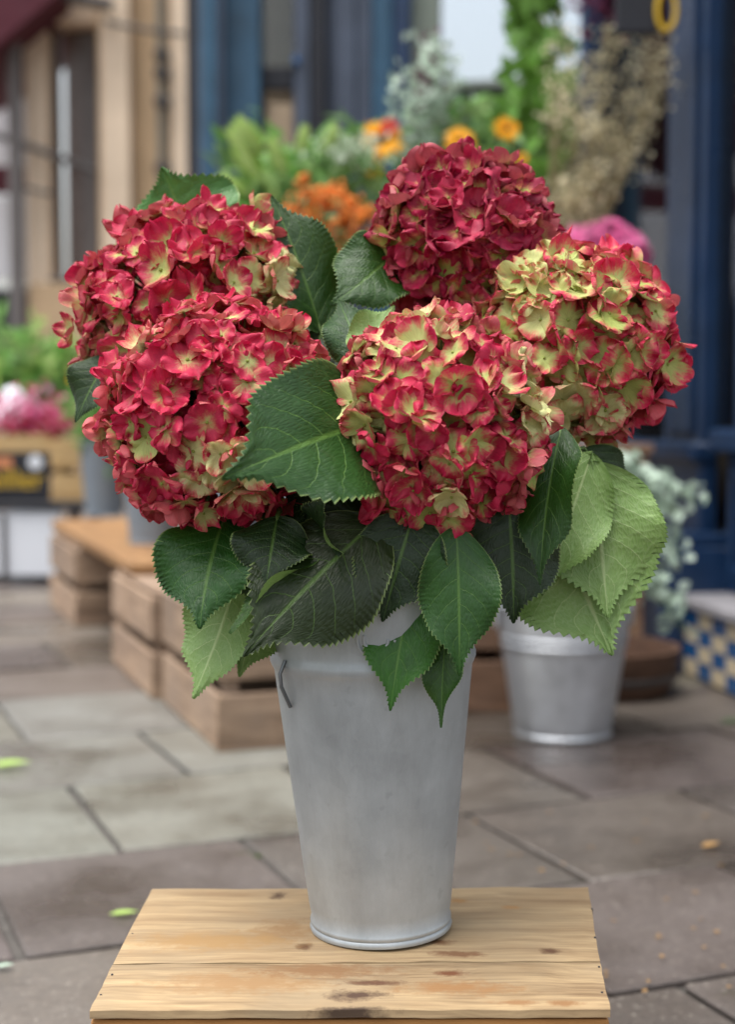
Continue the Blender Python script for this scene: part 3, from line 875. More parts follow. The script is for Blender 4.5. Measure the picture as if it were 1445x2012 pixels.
# table at left with produce boxes
D = 6.5
tz = P(0, 985, D).z
tx0, tx1 = (-420 - CX) / FPX * D, (168 - CX) / FPX * D
tab = thing('trestle_table', 'white fronted trestle table holding flower boxes', 'table', ((tx0 + tx1) / 2, D + 0.3, 0))
w_ = tx1 - tx0
MB().box((0, 0, tz - 0.02), (w_, 0.62, 0.035)).build('table_top', M['black'], tab, 0.004)
fp = MB().box((0, -0.285, (tz - 0.045) / 2 + 0.02), (w_ - 0.23, 0.015, tz - 0.085)).build('front_panel', M['whitecloth'], tab, 0.003)
for sx in (-1, 1):
    for sy in (-1, 1):
        MB().box((sx * (w_ / 2 - 0.06), sy * 0.24, (tz - 0.038) / 2), (0.05, 0.03, tz - 0.038)).build('leg', M['greyframe'], tab, 0.004)
o = MB().box(((4 - CX) / FPX * D - tab.location.x, -0.302, (tz - .05) / 2), (0.02, 0.015, tz - 0.06)).build('strut', M['cable'], tab, 0.002)
# black produce box with yellow lettering
bx = thing('produce_box', 'black box with yellow lettering on the trestle table', 'box', ((20 - CX) / FPX * D, D + 0.16, tz))
MB().box((0, 0, 0.105), (0.34, 0.26, 0.205)).build('carton', M['black'], bx, 0.004)
try:
    cu = bpy.data.curves.new('lettering', 'FONT')
    cu.body = 'elller'
    cu.size = 0.115
    cu.extrude = 0.001
    cu.align_x = 'RIGHT'
    tmp = bpy.data.objects.new('tmp', cu)
    COL.objects.link(tmp)
    dg = bpy.context.evaluated_depsgraph_get()
    me = bpy.data.meshes.new_from_object(tmp.evaluated_get(dg))
    bpy.data.objects.remove(tmp)
    me.materials.clear()
    me.materials.append(M['yellow'])
    link('lettering', me, bx, (0.135, -0.1325, 0.055), (R(90), 0, 0))
except Exception as e:
    print('text', e)
MB().box((-0.06, -0.132, 0.165), (0.12, 0.002, 0.045)).build('orange_mark', M['petal_red'] if False else paint('orange print', lin(214, 140, 96), 0.6), bx)
MB().ball((0, 0, 0), 0.032, 12, 6, 0.05).build('white_mark', M['whitecloth'], bx, loc=(0.10, -0.1325, 0.165), rot=(R(90), 0, 0))
crate('wooden_crate', 'pale pine box beside the black lettered box on the table', Vector(((96 - CX) / FPX * D, D + 0.02, tz)), 0.17, 0.26, 0.25, 0, (1, 1, 1, 1), 2, 'old wooden crates', 'palewood', random.Random(9))
crate('wooden_crate', 'pale pine tray on top of the black lettered box', Vector(((-70 - CX) / FPX * D, D + 0.03, tz + 0.208)), 0.36, 0.26, 0.06, 0, (1, 1, 1, 1), 1, 'old wooden crates', 'palewood', random.Random(10))
loc = Vector(((30 - CX) / FPX * D, D + 0.16, tz + 0.284))
t = thing('wrapped_posy', 'white wrapped posy of pink and magenta flowers on the pine tray', 'flowers', loc)
m = MB()
for k in range(500):
    m.card(Vector((rb.gauss(0, .11), rb.gauss(0, .06), abs(rb.gauss(0.05, .05)))), rdir(rb, .3), rdir(rb), 0.035, 0.03)
m.build('florets', M['petal_magenta'], t, kind='stuff')
m = MB()
for k in range(260):
    m.card(Vector((rb.gauss(-.02, .12), rb.gauss(0, .06), abs(rb.gauss(0.08, .05)))), rdir(rb, .3), rdir(rb), 0.04, 0.035)
m.build('pale_florets', M['petal_pink'], t, kind='stuff')
MB().lathe([(0.10, 0.0), (0.12, 0.06), (0.07, 0.15), (0.03, 0.20), (0.0005, 0.21)], 20, (-0.06, 0.05, 0)).build('wrapper', M['whitecloth'], t)
lx = Vector(((70 - CX) / FPX * 7.6, 7.6, 0))
bucket('florist_bucket', 'grey floor bucket of loose green foliage behind the trestle table', lx, 0.10, 0.14, 0.42, 'greybucket', group='display buckets', handle=False)
loc = lx + Vector((0, 0, 0.3))
t = thing('filler_bunch', 'loose fresh green foliage behind the trestle table', 'foliage', loc)
pts = px_pts(rb, 30, -30, 165, 640, 800, 7.5, 0.15)
cluster(loc, pts, 'stem', [('leaves', 'leaf_mid', 600, 0.15, 0.045, 0.14, .6, 1.0), ('lime_leaves', 'leaf_lime', 120, 0.13, 0.045, 0.14, .8, 1.03)], t, rb)

# ------------------------------------------------------------------ front wooden box with the vase on it
BTZ = 0.26
WL, WD = lin(190, 164, 126), lin(140, 112, 82)
m_side = wood('box side board', lin(196, 142, 84), lin(150, 102, 56), (1.2, 26, 26), 0.65, (), 1.4, 0.2)
FL, FR, BL, BR = G(176, 1984, BTZ), G(1200, 1982, BTZ), G(298, 1746, BTZ), G(1157, 1742, BTZ)
ML, MR = G(221, 1893, BTZ), G(1180, 1888, BTZ)
box0 = (FL + FR + BL + BR) / 4
box = thing('wooden_box', 'upturned pale wooden box with two lid boards under the zinc vase', 'wooden box', (box0.x, box0.y, 0))
def spots_px(quad, lst):
    c = sum((Vector(q) for q in quad), Vector()) / 4
    out = []
    for x, y, rad, colr, stx in lst:
        p = G(x, y, BTZ) - c
        out.append((p.x, p.y, rad, lin(*colr), stx))
    return out
spots_back = spots_px((ML, MR, BR, BL), [(548, 1760, .013, (58, 32, 24), 1.0), (598, 1860, .011, (96, 62, 36), 0.9), (1085, 1868, .009, (92, 62, 44), 1.3), (905, 1770, .007, (166, 126, 80), 1.6), (1010, 1785, .007, (172, 132, 86), 2.2), (900, 1875, .010, (124, 88, 62), 3.0), (560, 1830, .035, (150, 118, 82), 1.2), (860, 1850, .012, (110, 74, 48), 1.6), (420, 1850, .03, (166, 132, 88), 3.0)])
spots_front = spots_px((FL, FR, MR, ML), [(700, 1955, .015, (70, 46, 38), 2.0), (735, 1930, .008, (96, 62, 44), 5.0), (885, 1912, .008, (112, 66, 42), 2.2), (1010, 1968, .007, (150, 112, 76), 3.4), (1105, 1970, .007, (144, 106, 70), 3.2), (480, 1930, .03, (158, 124, 86), 3), (690, 1982, .008, (56, 40, 34), 5.0), (640, 1905, .02, (140, 104, 70), 4.0), (900, 1940, .02, (156, 116, 76), 3.0)])
m_back = wood('box lid board, back', WL, WD, (1.6, 30, 30), 0.62, spots_back, 1.6, 0.5)
m_front = wood('box lid board, front', WL, lin(108, 82, 58), (1.6, 30, 30), 0.62, spots_front, 1.6, 0.6)
def board_quad(name, quad, th, mat, seed, nx=40, ny=8, warp=0.0012):
    """a board following four corners (fl, fr, br, bl), slightly wavy edges, real thickness"""
    rnd = random.Random(seed)
    fl, fr, br, bl = [Vector(q) for q in quad]
    c = (fl + fr + br + bl) / 4
    m = MB()
    def nz(a, b):
        return noise.noise(Vector((a * 6.1 + seed * 3.3, b * 5.3, seed)))
    for lay in (0, 1):
        for j in range(ny + 1):
            for i in range(nx + 1):
                u, v = i / nx, j / ny
                p = fl.lerp(fr, u).lerp(bl.lerp(br, u), v)
                e = 0.0
                if j == 0: e = nz(u * 3, 1) * warp + min(0, nz(u * 14, 2)) * warp * 1.2
                if j == ny: e = nz(u * 3, 3) * warp
                p = p + Vector((0, e, 0))
                if i == 0: p.x += nz(7, v * 2) * warp
                if i == nx: p.x += nz(9, v * 2) * warp
                z = nz(u * 1.2, v * 0.7) * 0.0012
                edge = (j in (0, ny)) or (i in (0, nx))
                m.v.append(Vector((p.x - c.x, p.y - c.y, (z - (0.0007 if edge else 0)) if lay == 0 else z - th)))
    W = nx + 1
    off = W * (ny + 1)
    for j in range(ny):
        for i in range(nx):
            a = j * W + i
            m.f.append([a, a + 1, a + W + 1, a + W])
            m.f.append([off + a + W, off + a + W + 1, off + a + 1, off + a])
    for i in range(nx):
        m.f.append([off + i, off + i + 1, i + 1, i])
        a = ny * W + i
        m.f.append([a, a + 1, off + a + 1, off + a])
    for j in range(ny):
        a = j * W
        m.f.append([a, a + W, off + a + W, off + a])
        a = j * W + nx
        m.f.append([a + W, a, off + a, off + a + W])
    return m.build(name, mat, box, loc=(c.x - box0.x, c.y - box0.y, BTZ))
gp = Vector((0, 0.0021, 0))
board_quad('lid_board', (ML + gp, MR + gp, BR, BL), 0.0075, m_back, 2)
board_quad('lid_board', (FL, FR, MR - gp, ML - gp), 0.0075, m_front, 5)
sz = BTZ - 0.0112
ins = 0.004
def local(p):
    return Vector((p.x - box0.x, p.y - box0.y, 0))
fl, fr, bl, br = [local(p) for p in (FL, FR, BL, BR)]
def wallboard(a, b, z0, z1, inward, th=0.014):
    m = MB()
    d = (b - a).normalized()
    n = Vector((-d.y, d.x, 0)) * inward
    a2, b2_ = a + n * ins, b + n * ins
    for z in (z0, z1):
        for p in (a2, b2_, b2_ + n * th, a2 + n * th):
            m.v.append(Vector((p.x, p.y, z)))
    m.f = [[3, 2, 1, 0], [4, 5, 6, 7], [0, 1, 5, 4], [1, 2, 6, 5], [2, 3, 7, 6], [3, 0, 4, 7]]
    return m.build('side_board', m_side, box, 0.0015)
for z0, z1 in ((0.0, 0.118), (0.124, sz)):
    wallboard(fl, fr, z0, z1, 1)
    wallboard(br, bl, z0, z1, 1)
    wallboard(bl + Vector((0, -.02, 0)), fl + Vector((0, .02, 0)), z0, z1, 1)
    wallboard(fr + Vector((0, .02, 0)), br + Vector((0, -.02, 0)), z0, z1, 1)
# little iron nails
for (x, y) in ((1172, 1786), (1178, 1842), (1186, 1900), (1192, 1950), (252, 1835), (212, 1915), (190, 1955)):
    p = G(x - 8 if x > 700 else x + 8, y, BTZ)
    MB().lathe([(0.0002, 0.0006), (0.0009, 0.0005), (0.0011, 0.0), (0.0011, -0.006)], 10).build('nail', M['cable'], box, loc=local(p) + Vector((0, 0, BTZ + 0.0002)))

# ------------------------------------------------------------------ zinc vase
vb = G(749, 1822, BTZ)
VH = 0.325
vase = thing('zinc_vase', 'tall dull grey zinc bucket vase holding the red hydrangeas', 'vase', (vb.x, vb.y, BTZ + 0.0022))
vase.rotation_euler = (R(0.6), R(-1.7), R(0))
r0, r1 = 0.0655, 0.0950
pr = [(0.0005, 0.005), (r0 - 0.004, 0.005), (r0 - 0.001, 0.0), (r0 + 0.0022, 0.0008), (r0 + 0.0030, 0.003), (r0 + 0.0022, 0.0056), (r0 + 0.0012, 0.0065), (r0 + 0.0024, 0.0085), (r0 + 0.0022, 0.011), (r0 + 0.0006, 0.0132)]
rib = 0.262
rr = lambda z: r0 + (r1 - r0) * z / rib
for i in range(1, 22):
    z = 0.016 + (rib - 0.026) * i / 22
    pr.append((rr(z), z))
pr += [(rr(rib - 0.008), rib - 0.008), (rr(rib) + 0.0010, rib - 0.004), (rr(rib) + 0.0026, rib), (rr(rib) + 0.0028, rib + 0.004), (rr(rib) + 0.0012, rib + 0.008), (rr(rib) + 0.0008, rib + 0.012)]
for i in range(1, 7):
    z = rib + 0.012 + (VH - rib - 0.012) * i / 6
    pr.append((rr(rib) + 0.0008 + 0.007 * (i / 6) ** 1.3, z))
rt_ = pr[-1][0]
pr += [(rt_ + 0.003, VH + 0.001), (rt_ + 0.003, VH + 0.005), (rt_, VH + 0.006), (rt_ - 0.002, VH), (rr(rib) - 0.002, rib), (rr(0.1) - 0.002, 0.1), (r0 - 0.002, 0.01), (0.0005, 0.01)]
m = MB().lathe(pr, 96)
for i, v in enumerate(m.v):
    if 0.02 < v.z < VH - 0.03:
        k = 1 + 0.004 * noise.noise(v * 14) + 0.003 * noise.noise(v * 35)
        v.x *= k
        v.y *= k
m.build('body', M['zinc'], vase, smooth_angle=50)
# lug with wire on the left
for a in (R(214), R(34)):
    d = Vector((math.cos(a), math.sin(a), 0))
    lp = MB()
    zz = rib
    lp.tube([d * (rr(zz) + 0.002) + Vector((0, 0, zz + .008)), d * (rr(zz) + 0.008) + Vector((0, 0, zz - 0.004)), d * (rr(zz) + 0.007) + Vector((0, 0, zz - 0.016)), d * (rr(zz - .035) + 0.002) + Vector((0, 0, zz - 0.036))], 0.0018, 8)
    lp.build('lug', M['steel'], vase)
# embossed swirl above the rib
for rad, off in ((0.017, 0.0), (0.011, 0.001)):
    pts = []
    for k in range(18):
        an = R(160 + k * 11.5)
        hh = rib + 0.032 + rad * math.sin(an)
        th = R(-88) + rad * math.cos(an) / 0.098
        q = rr(rib) + 0.0012 + 0.007 * max(0, (hh - rib - 0.012) / 0.05) ** 1.3 * 0.8
        pts.append((q * math.cos(th), q * math.sin(th), hh))
    MB().tube(pts, 0.0016, 6).build('embossed_swirl', M['zinc'], vase)

# ------------------------------------------------------------------ hydrangeas
def petal_material():
    t = NT('hydrangea petal')
    uv = t.n('ShaderNodeUVMap')
    sep = t.n('ShaderNodeSeparateXYZ', Vector=uv.outputs[0])
    s, u = sep.outputs[0], sep.outputs[1]
    oi = t.n('ShaderNodeObjectInfo')
    pc = t.n('ShaderNodeSeparateColor', Color=oi.outputs['Color'])
    thr, hue, cream = pc.outputs[0], pc.outputs[1], pc.outputs[2]
    rnd = oi.outputs['Random']
    co = t.coord()
    nz = t.noise(co, 3.2, 6, 0.68, w=t.math('MULTIPLY', rnd, 60))
    # streaks fan out from the claw
    fan = t.math('DIVIDE', t.math('SUBTRACT', s, 0.5), t.math('ADD', u, 0.28))
    fv = t.n('ShaderNodeCombineXYZ', X=t.math('MULTIPLY', fan, 26.0), Y=t.math('MULTIPLY', u, 2.2), Z=t.math('MULTIPLY', rnd, 40))
    stk = t.noise(fv, 1.0, 4, 0.65)
    x = t.math('ADD', u, t.math('MULTIPLY', t.math('SUBTRACT', nz, 0.5), 0.85))
    x = t.math('ADD', x, t.math('MULTIPLY', t.math('SUBTRACT', stk, 0.5), 0.95))
    x = t.math('ADD', t.math('SUBTRACT', x, thr), 0.52, clamp=True)
    redA, redB = lin(204, 34, 78), lin(148, 17, 60)
    red = t.mix(hue, redA, redB)
    red = t.mix(t.ramp(t.noise(co, 1.3, 4, 0.6, w=t.math('MULTIPLY', rnd, 90)), [(0.42, 0.0), (0.72, 0.6)]), red, lin(226, 84, 110))
    green = t.mix(cream, lin(168, 188, 84), lin(220, 220, 160))
    mid = t.mix(0.55, green, lin(222, 96, 104))
    f1 = t.ramp(x, [(0.34, 0.0), (0.60, 1.0)])
    f2 = t.ramp(x, [(0.44, 0.0), (0.80, 1.0)])
    col = t.mix(f1, green, mid)
    col = t.mix(f2, col, red)
    col = t.mix(t.math('MULTIPLY', t.ramp(stk, [(0.32, 1.0), (0.55, 0.0)]), 0.5), col, t.mix(1.0, col, (0.60, 0.5, 0.55, 1), 'MULTIPLY'))
    bf = t.n('ShaderNodeNewGeometry').outputs['Backfacing']
    pale = t.mix(0.78, t.mix(cream, lin(208, 140, 136), lin(206, 206, 156)), col)
    col = t.mix(bf, col, pale)
    b = t.bsdf(col, t.math('MULTIPLY_ADD', nz, 0.2, 0.42), 0, 0.35, bump=t.math('ADD', stk, t.math('MULTIPLY', nz, 0.4)), bstr=0.35, bdist=0.0015)
    tr = t.n('ShaderNodeBsdfTranslucent', Color=col)
    return t.done(t.n('ShaderNodeMixShader', i0=0.24, i1=b, i2=tr))
M['petal'] = petal_material()
M['bud'] = paint('floret centre', lin(132, 146, 62), 0.6, 0.3, 300)

def floret_mesh(rnd):
    """four broad overlapping petals about 1 unit long round a tiny bud; z is outward"""
    m = MB()
    npet = 4 if rnd.random() < 0.86 else 5
    cup = rnd.uniform(0.0, 0.75)
    nu, ns = 11, 12
    a0 = rnd.uniform(0, 6.28)
    for k in range(npet):
        ang = a0 + 2 * math.pi * k / npet + rnd.uniform(-.13, .13)
        L = rnd.uniform(0.88, 1.12)
        Wd = rnd.uniform(0.56, 0.72) if npet == 4 else rnd.uniform(.46, .58)
        pc = cup + rnd.uniform(-.18, .26)
        side = rnd.uniform(-.35, .5)
        lip = rnd.uniform(-.55, .15)
        wa, wf, wp = rnd.uniform(.06, .18), rnd.uniform(2.4, 5.2), rnd.uniform(0, 6.3)
        tw = rnd.uniform(-.2, .2)
        zoff = 0.05 * (k % 2) + rnd.uniform(-.02, .02)
        n0 = len(m.v)
        seed = rnd.uniform(0, 99)
        for i in range(nu + 1):
            u = i / nu
            uu = 0.04 + 0.96 * (1 - (1 - u) ** 1.7)
            if uu < 0.56:
                h = Wd * (0.10 + 0.90 * math.sin(math.pi / 2 * uu / 0.56) ** 0.9)
            else:
                h = Wd * math.sqrt(max(0.0, 1 - ((uu - 0.56) / 0.445) ** 2.3))
            for j in range(ns + 1):
                s = -1 + 2 * j / ns
                edge = 1 + (0.022 * math.sin(seed + 17 * s + 9 * uu) + 0.05 * noise.noise(Vector((seed, s * 2.2, uu * 3)))) * smooth(.4, 1, max(abs(s), uu))
                ur = uu * edge
                x = L * (ur - 0.05 * s * s * smooth(.5, 1, uu))
                y = h * s * edge
                z = zoff * uu + pc * uu * uu * 0.9 + side * (y / max(Wd, .01)) ** 2 * 0.55 * uu + lip * smooth(.62, 1.05, uu) * .6
                z += wa * math.sin(wf * s * 1.3 + wp + uu * 2.0) * smooth(.15, .9, uu)
                z += tw * y * uu
                z += 0.05 * noise.noise(Vector((seed, x * 2.4, y * 2.4)))
                c_, s_ = math.cos(ang), math.sin(ang)
                m.uv[len(m.v)] = (0.5 + 0.5 * y / 0.72, uu)
                m.v.append(Vector((x * c_ - y * s_, x * s_ + y * c_, z)))
        for i in range(nu):
            for j in range(ns):
                a = n0 + i * (ns + 1) + j
                m.f.append([a, a + ns + 1, a + ns + 2, a + 1])
                m.mi.append(0)
    nf = len(m.f)
    m.ball((0, 0, 0.03), 0.075, 8, 5)
    m.mi += [1] * (len(m.f) - nf)
    return m.mesh('floret', [M['petal'], M['bud']], smooth_angle=80)
rf = random.Random(21)
FLORETS = [floret_mesh(rf) for _ in range(26)]

def leaf_material():
    t = NT('hydrangea leaf')
    uv = t.n('ShaderNodeUVMap')
    sep = t.n('ShaderNodeSeparateXYZ', Vector=uv.outputs[0])
    u, s = sep.outputs[0], t.math('SUBTRACT', sep.outputs[1], 0.5)      # s: -0.5 .. 0.5
    a = t.math('MULTIPLY', t.math('ABSOLUTE', s), 2.0)
    oi = t.n('ShaderNodeObjectInfo')
    rnd = oi.outputs['Random']
    # lateral veins
    q = t.math('SUBTRACT', u, t.math('MULTIPLY', t.math('POWER', a, 1.25), 0.26))
    q = t.math('MULTIPLY', q, 8.0)
    q = t.math('ADD', q, t.math('MULTIPLY', t.math('SIGN', s), 0.22))
    q = t.math('ADD', q, t.math('MULTIPLY', t.math('SUBTRACT', t.noise(uv.outputs[0], 5, 3, .5, w=rnd), 0.5), 0.6))
    dq = t.math('ABSOLUTE', t.math('SUBTRACT', t.math('FRACT', q), 0.5))   # 0.5 at the vein? vein where fract = 0
    vein = t.ramp(dq, [(0.466, 0.0), (0.495, 1.0)])
    vein = t.math('MULTIPLY', vein, t.ramp(a, [(0.55, 1.0), (0.98, 0.0)]))
    mid = t.ramp(a, [(0.018, 1.0), (0.05, 0.0)])
    # tertiary net
    nv = t.n('ShaderNodeCombineXYZ', X=t.math('MULTIPLY', q, 1.6), Y=t.math('MULTIPLY', a, 11.0), Z=t.math('MULTIPLY', rnd, 9.0))
    net = t.n('ShaderNodeTexVoronoi', {'feature': 'DISTANCE_TO_EDGE'}, Vector=nv, Scale=1.6)
    netl = t.ramp(net.outputs['Distance'], [(0.0, 1.0), (0.10, 0.0)])
    allv = t.math('MAXIMUM', mid, vein)
    nz = t.noise(uv.outputs[0], 4.0, 5, 0.6, w=t.math('MULTIPLY', rnd, 50))
    base = oi.outputs['Color']
    top = t.mix(t.ramp(nz, [(0.3, 0.0), (0.75, 1.0)]), t.mix(1.0, base, (0.62, 0.68, 0.7, 1), 'MULTIPLY'), t.mix(1.0, base, (1.3, 1.25, 1.1, 1), 'MULTIPLY'))
    top = t.mix(t.math('MULTIPLY', netl, 0.10), top, t.mix(1.0, base, (1.9, 1.8, 1.4, 1), 'MULTIPLY'))
    top = t.mix(t.math('MULTIPLY', allv, 0.42), top, lin(108, 146, 66))
    top = t.mix(t.math('MULTIPLY', t.ramp(a, [(0.965, 0.0), (1.0, 1.0)]), 0.7), top, lin(150, 172, 104))
    und = t.mix(t.ramp(nz, [(0.3, 0.0), (0.8, 1.0)]), lin(116, 150, 80), lin(138, 168, 98))
    und = t.mix(t.math('MULTIPLY', netl, 0.35), und, lin(160, 182, 130))
    und = t.mix(t.math('MULTIPLY', allv, 0.8), und, lin(178, 198, 140))
    # a few autumn bruises
    br = t.ramp(t.noise(uv.outputs[0], 2.6, 5, 0.65, w=t.math('MULTIPLY', rnd, 77)), [(0.66, 0.0), (0.78, 0.7)])
    top = t.mix(br, top, lin(58, 44, 34))
    col = t.mix(t.n('ShaderNodeNewGeometry').outputs['Backfacing'], top, und)
    hgt = t.math('SUBTRACT', t.math('MULTIPLY', t.math('MINIMUM', net.outputs['Distance'], 0.3), 1.2), t.math('MULTIPLY', allv, 0.45))
    rg = t.math('MULTIPLY_ADD', nz, 0.3, 0.30)
    b = t.bsdf(col, rg, 0, 0.42, bump=hgt, bstr=0.36, bdist=0.0022)
    tr = t.n('ShaderNodeBsdfTranslucent', Color=t.mix(0.35, col, lin(110, 160, 50)))
    return t.done(t.n('ShaderNodeMixShader', i0=0.16, i1=b, i2=tr))
M['hleaf'] = leaf_material()

def leaf(parent, p0, p1, width, n, bend=0.10, fold=0.18, wave=0.02, color=lin(40, 74, 40), seed=1, curl=0.0, petiole=None, side=0.0):
    """serrate ovate leaf from base p0 to tip p1; n = where its upper face looks; bend = bow along the rib"""
    rnd = random.Random(seed)
    org = Vector(parent.location)
    p0, p1 = Vector(p0), Vector(p1)
    ax = p1 - p0
    Ln = ax.length
    n = Vector(n)
    n = (n - ax.normalized() * n.dot(ax.normalized())).normalized()
    bx_ = ax.normalized().cross(n)
    ctl = (p0 + p1) / 2 + n * (bend * Ln * 2) + bx_ * side * Ln
    TEETH, PT = 34, 3
    nu, ns = TEETH * PT, 14
    m = MB()
    ph = rnd.uniform(0, 6)
    twist = rnd.uniform(-.3, .3)
    wave *= 1.7
    curl += rnd.uniform(0, .25)
    cdir = org
    for i in range(nu + 1):
        u = i / nu
        c = p0 * (1 - u) ** 2 + ctl * (2 * u * (1 - u)) + p1 * u ** 2
        T = ((ctl - p0) * (1 - u) + (p1 - ctl) * u).normalized()
        B = T.cross(n).normalized()
        Nn = B.cross(T)
        tq = Quaternion(T, twist * (u - .4) * 2)
        B, Nn = tq @ B, tq @ Nn
        f = max(0.0, math.sin(math.pi * min(1, u ** 0.80))) ** 0.82
        f *= 1 - 0.66 * smooth(0.66, 0.93, u)
        h0 = width / 2 * f * 1.04 + 0.0008
        saw = (i % PT) / (PT - 1)
        for j in range(ns + 1):
            s = -1 + 2 * j / ns
            a = abs(s)
            h = h0 * (1 + 0.10 * noise.noise(Vector((u * 4.5, (3 if s > 0 else 8) + seed, 1.7))))
            w = smooth(0.78, 1.0, a)
            tooth = (saw - 0.35) * (0.027 + 0.014 * noise.noise(Vector((i // PT * 3.7, s, seed)))) * width * w * smooth(0.02, .14, u) * (1 - smooth(.93, 1, u))
            x = (h + tooth) * s
            q = 8.0 * (u - 0.26 * a ** 1.25) + (0.22 if s > 0 else -0.22)
            puck = (abs(math.sin(math.pi * q)) ** 0.6 - 0.5) * 0.020 * width * smooth(.03, .3, a) * (1 - smooth(.9, 1, a))
            z = fold * abs(x) - curl * x * x / width * 2 + puck
            z += wave * math.sin(ph + u * 9 + (2.2 if s > 0 else 0)) * a * a * f
            z += 0.05 * width * noise.noise(Vector((u * 3 + seed, s * 1.3, seed * .7))) * a
            m.uv[len(m.v)] = (u, 0.5 + 0.5 * s)
            m.v.append(c + B * x + Nn * z + T * (tooth * 0.9 + 0.06 * width * w * 0) - org)
    for i in range(nu):
        for j in range(ns):
            k = i * (ns + 1) + j
            m.f.append([k, k + 1, k + ns + 2, k + ns + 1])
            m.mi.append(0)
    if petiole is not None:
        nf = len(m.f)
        q = Vector(petiole)
        mid_ = (p0 + q) / 2 - ax.normalized() * 0.01
        m.tube([q - org, mid_ - org, p0 - org, p0.lerp(ctl, .15) - org - n * .001], [0.003, 0.0025, 0.0022, 0.001], 6)
        m.mi += [1] * (len(m.f) - nf)
    o = m.build('leaf', [M['hleaf'], M['stem']], parent, smooth_angle=80)
    o.color = color
    return o

def head(parent, C, rx, rz, axis, n, rnd, size, thr, hue, cream, patches=(), lump=0.07, under=-0.80):
    org = Vector(parent.location)
    ga = math.pi * (3 - math.sqrt(5))
    axis = Vector(axis).normalized()
    q = Vector((0, 0, 1)).rotation_difference(axis)
    pos = []
    for layer, (cnt, rad, sc) in enumerate(((n, 1.0, 1.0), (int(n * .40), 0.80, 0.9))):
        for i in range(cnt):
            zz = 1 - (1 - under) * (i + .5) / cnt
            th = ga * i + layer
            rr_ = math.sqrt(max(0, 1 - zz * zz))
            d = Vector((rr_ * math.cos(th), rr_ * math.sin(th), zz))
            d = (d + Vector((rnd.gauss(0, .085), rnd.gauss(0, .085), rnd.gauss(0, .085)))).normalized()
            lum = 1 + lump * noise.noise(d * 2.3 + C * 13) + rnd.uniform(-.12, .02)
            loc_ = C + q @ Vector((d.x * rx, d.y * rx, d.z * rz)) * rad * lum
            wd = q @ d
            nn = (wd + Vector((rnd.gauss(0, .36), rnd.gauss(0, .36), rnd.gauss(0, .34) + .06))).normalized()
            if nn.dot(wd) < .62:
                nn = (nn + wd * .9).normalized()
            me = FLORETS[rnd.randrange(len(FLORETS))]
            o = bpy.data.objects.new('floret', me)
            COL.objects.link(o)
            o.parent = parent
            qq = nn.to_track_quat('Z', 'Y') @ Quaternion((0, 0, 1), rnd.uniform(0, 6.28))
            o.rotation_mode = 'QUATERNION'
            o.rotation_quaternion = qq
            sz_ = size * sc * rnd.uniform(0.80, 1.28)
            o.location = loc_ - nn * (sz_ * .25) - org
            o.scale = (sz_, sz_, sz_ * rnd.uniform(.8, 1.15))
            tt, cc, hh = thr + rnd.gauss(0, .13), cream + rnd.uniform(-.15, .15), hue + rnd.uniform(-.25, .25)
            for (pd, wid, dt, dc) in patches:
                k = smooth(math.cos(wid), 1.0, wd.dot(Vector(pd).normalized()))
                tt += dt * k * rnd.uniform(.5, 1.3)
                cc += dc * k
            if rnd.random() < .10:
                tt += .35
            cl = lambda v: max(0.0, min(1.0, v))
            o.color = (cl(tt), cl(hh), cl(cc), 1)
            pos.append(o.location + org)
    pm = MB()
    for p in pos:
        if rnd.random() < .6:
            c1 = C + (p - C) * .35 - axis * rx * .15
            pm.tube([C - axis * rx * .45 - org, c1 - org, p - org], [.0022, .0018, .0012], 4, False)
    pm.build('pedicels', M['stem'], parent, kind='stuff')

def hydrangea(label, px, py, Y, rpx, rzk, axis, n, size, thr, hue, cream, patches, seed, foot):
    C = P(px, py, Y)
    r = rpx * Y / FPX
    base = Vector((vb.x + foot[0], vb.y + foot[1], BTZ + 0.02))
    t = thing('hydrangea', label, 'hydrangea', base, 0, 'hydrangea stems in the zinc vase')
    rnd = random.Random(seed)
    fl_ = 0.021
    head(t, C, r - fl_ * .35, (r - fl_ * .35) * rzk, axis, n, rnd, size, thr, hue, cream, patches)
    d = Vector(axis).normalized()
    low = C - d * r * 0.5
    mouth = Vector((vb.x + foot[0] * 1.6 - 0.012, vb.y + foot[1] * 1.4, BTZ + 0.33))
    pts = [Vector((0, 0, 0)), (mouth - base) * .6, mouth - base, (mouth.lerp(low, .55) + Vector((0, 0, .02))) - base, low - base, C - base]
    MB().tube(pts, [.0045, .0045, .0045, .004, .004, .003], 8).build('stem', M['stem'], t)
    t['mouth'] = 0
    del t['mouth']
    return t, mouth.lerp(low, .5)
cam_dir = Vector((0, -1, 0.1))
H1, s1 = hydrangea('dark red hydrangea head with a cream edge, behind the brightest pink red head', 370, 592, 1.57, 244, 0.80, (-.35, -.25, .9), 190, 0.0205, 0.34, 0.35, 0.35,
                   [((.8, -.4, .1), .8, .6, .6), ((-.8, -.4, -.5), .6, .3, .5)], 1, (-.035, .03))
H2, s2 = hydrangea('large bright pink red hydrangea head with cream florets at its base', 430, 812, 1.41, 243, 0.98, (-.35, -.75, .65), 212, 0.0190, 0.20, 0.15, 0.45,
                   [((.15, -.8, -.6), .6, .6, .6), ((.55, -.5, .65), .55, .35, .5), ((-.6, -.3, .75), .5, .35, .4)], 2, (-.03, -.035))
H3, s3 = hydrangea('deep crimson hydrangea head at the top of the bunch', 912, 478, 1.58, 184, 0.98, (.2, -.35, .9), 160, 0.0228, 0.20, 0.85, 0.2,
                   [((-1, -.3, .1), .55, .25, .2), ((0, -.5, -.8), .5, .2, .3)], 3, (.01, .045))
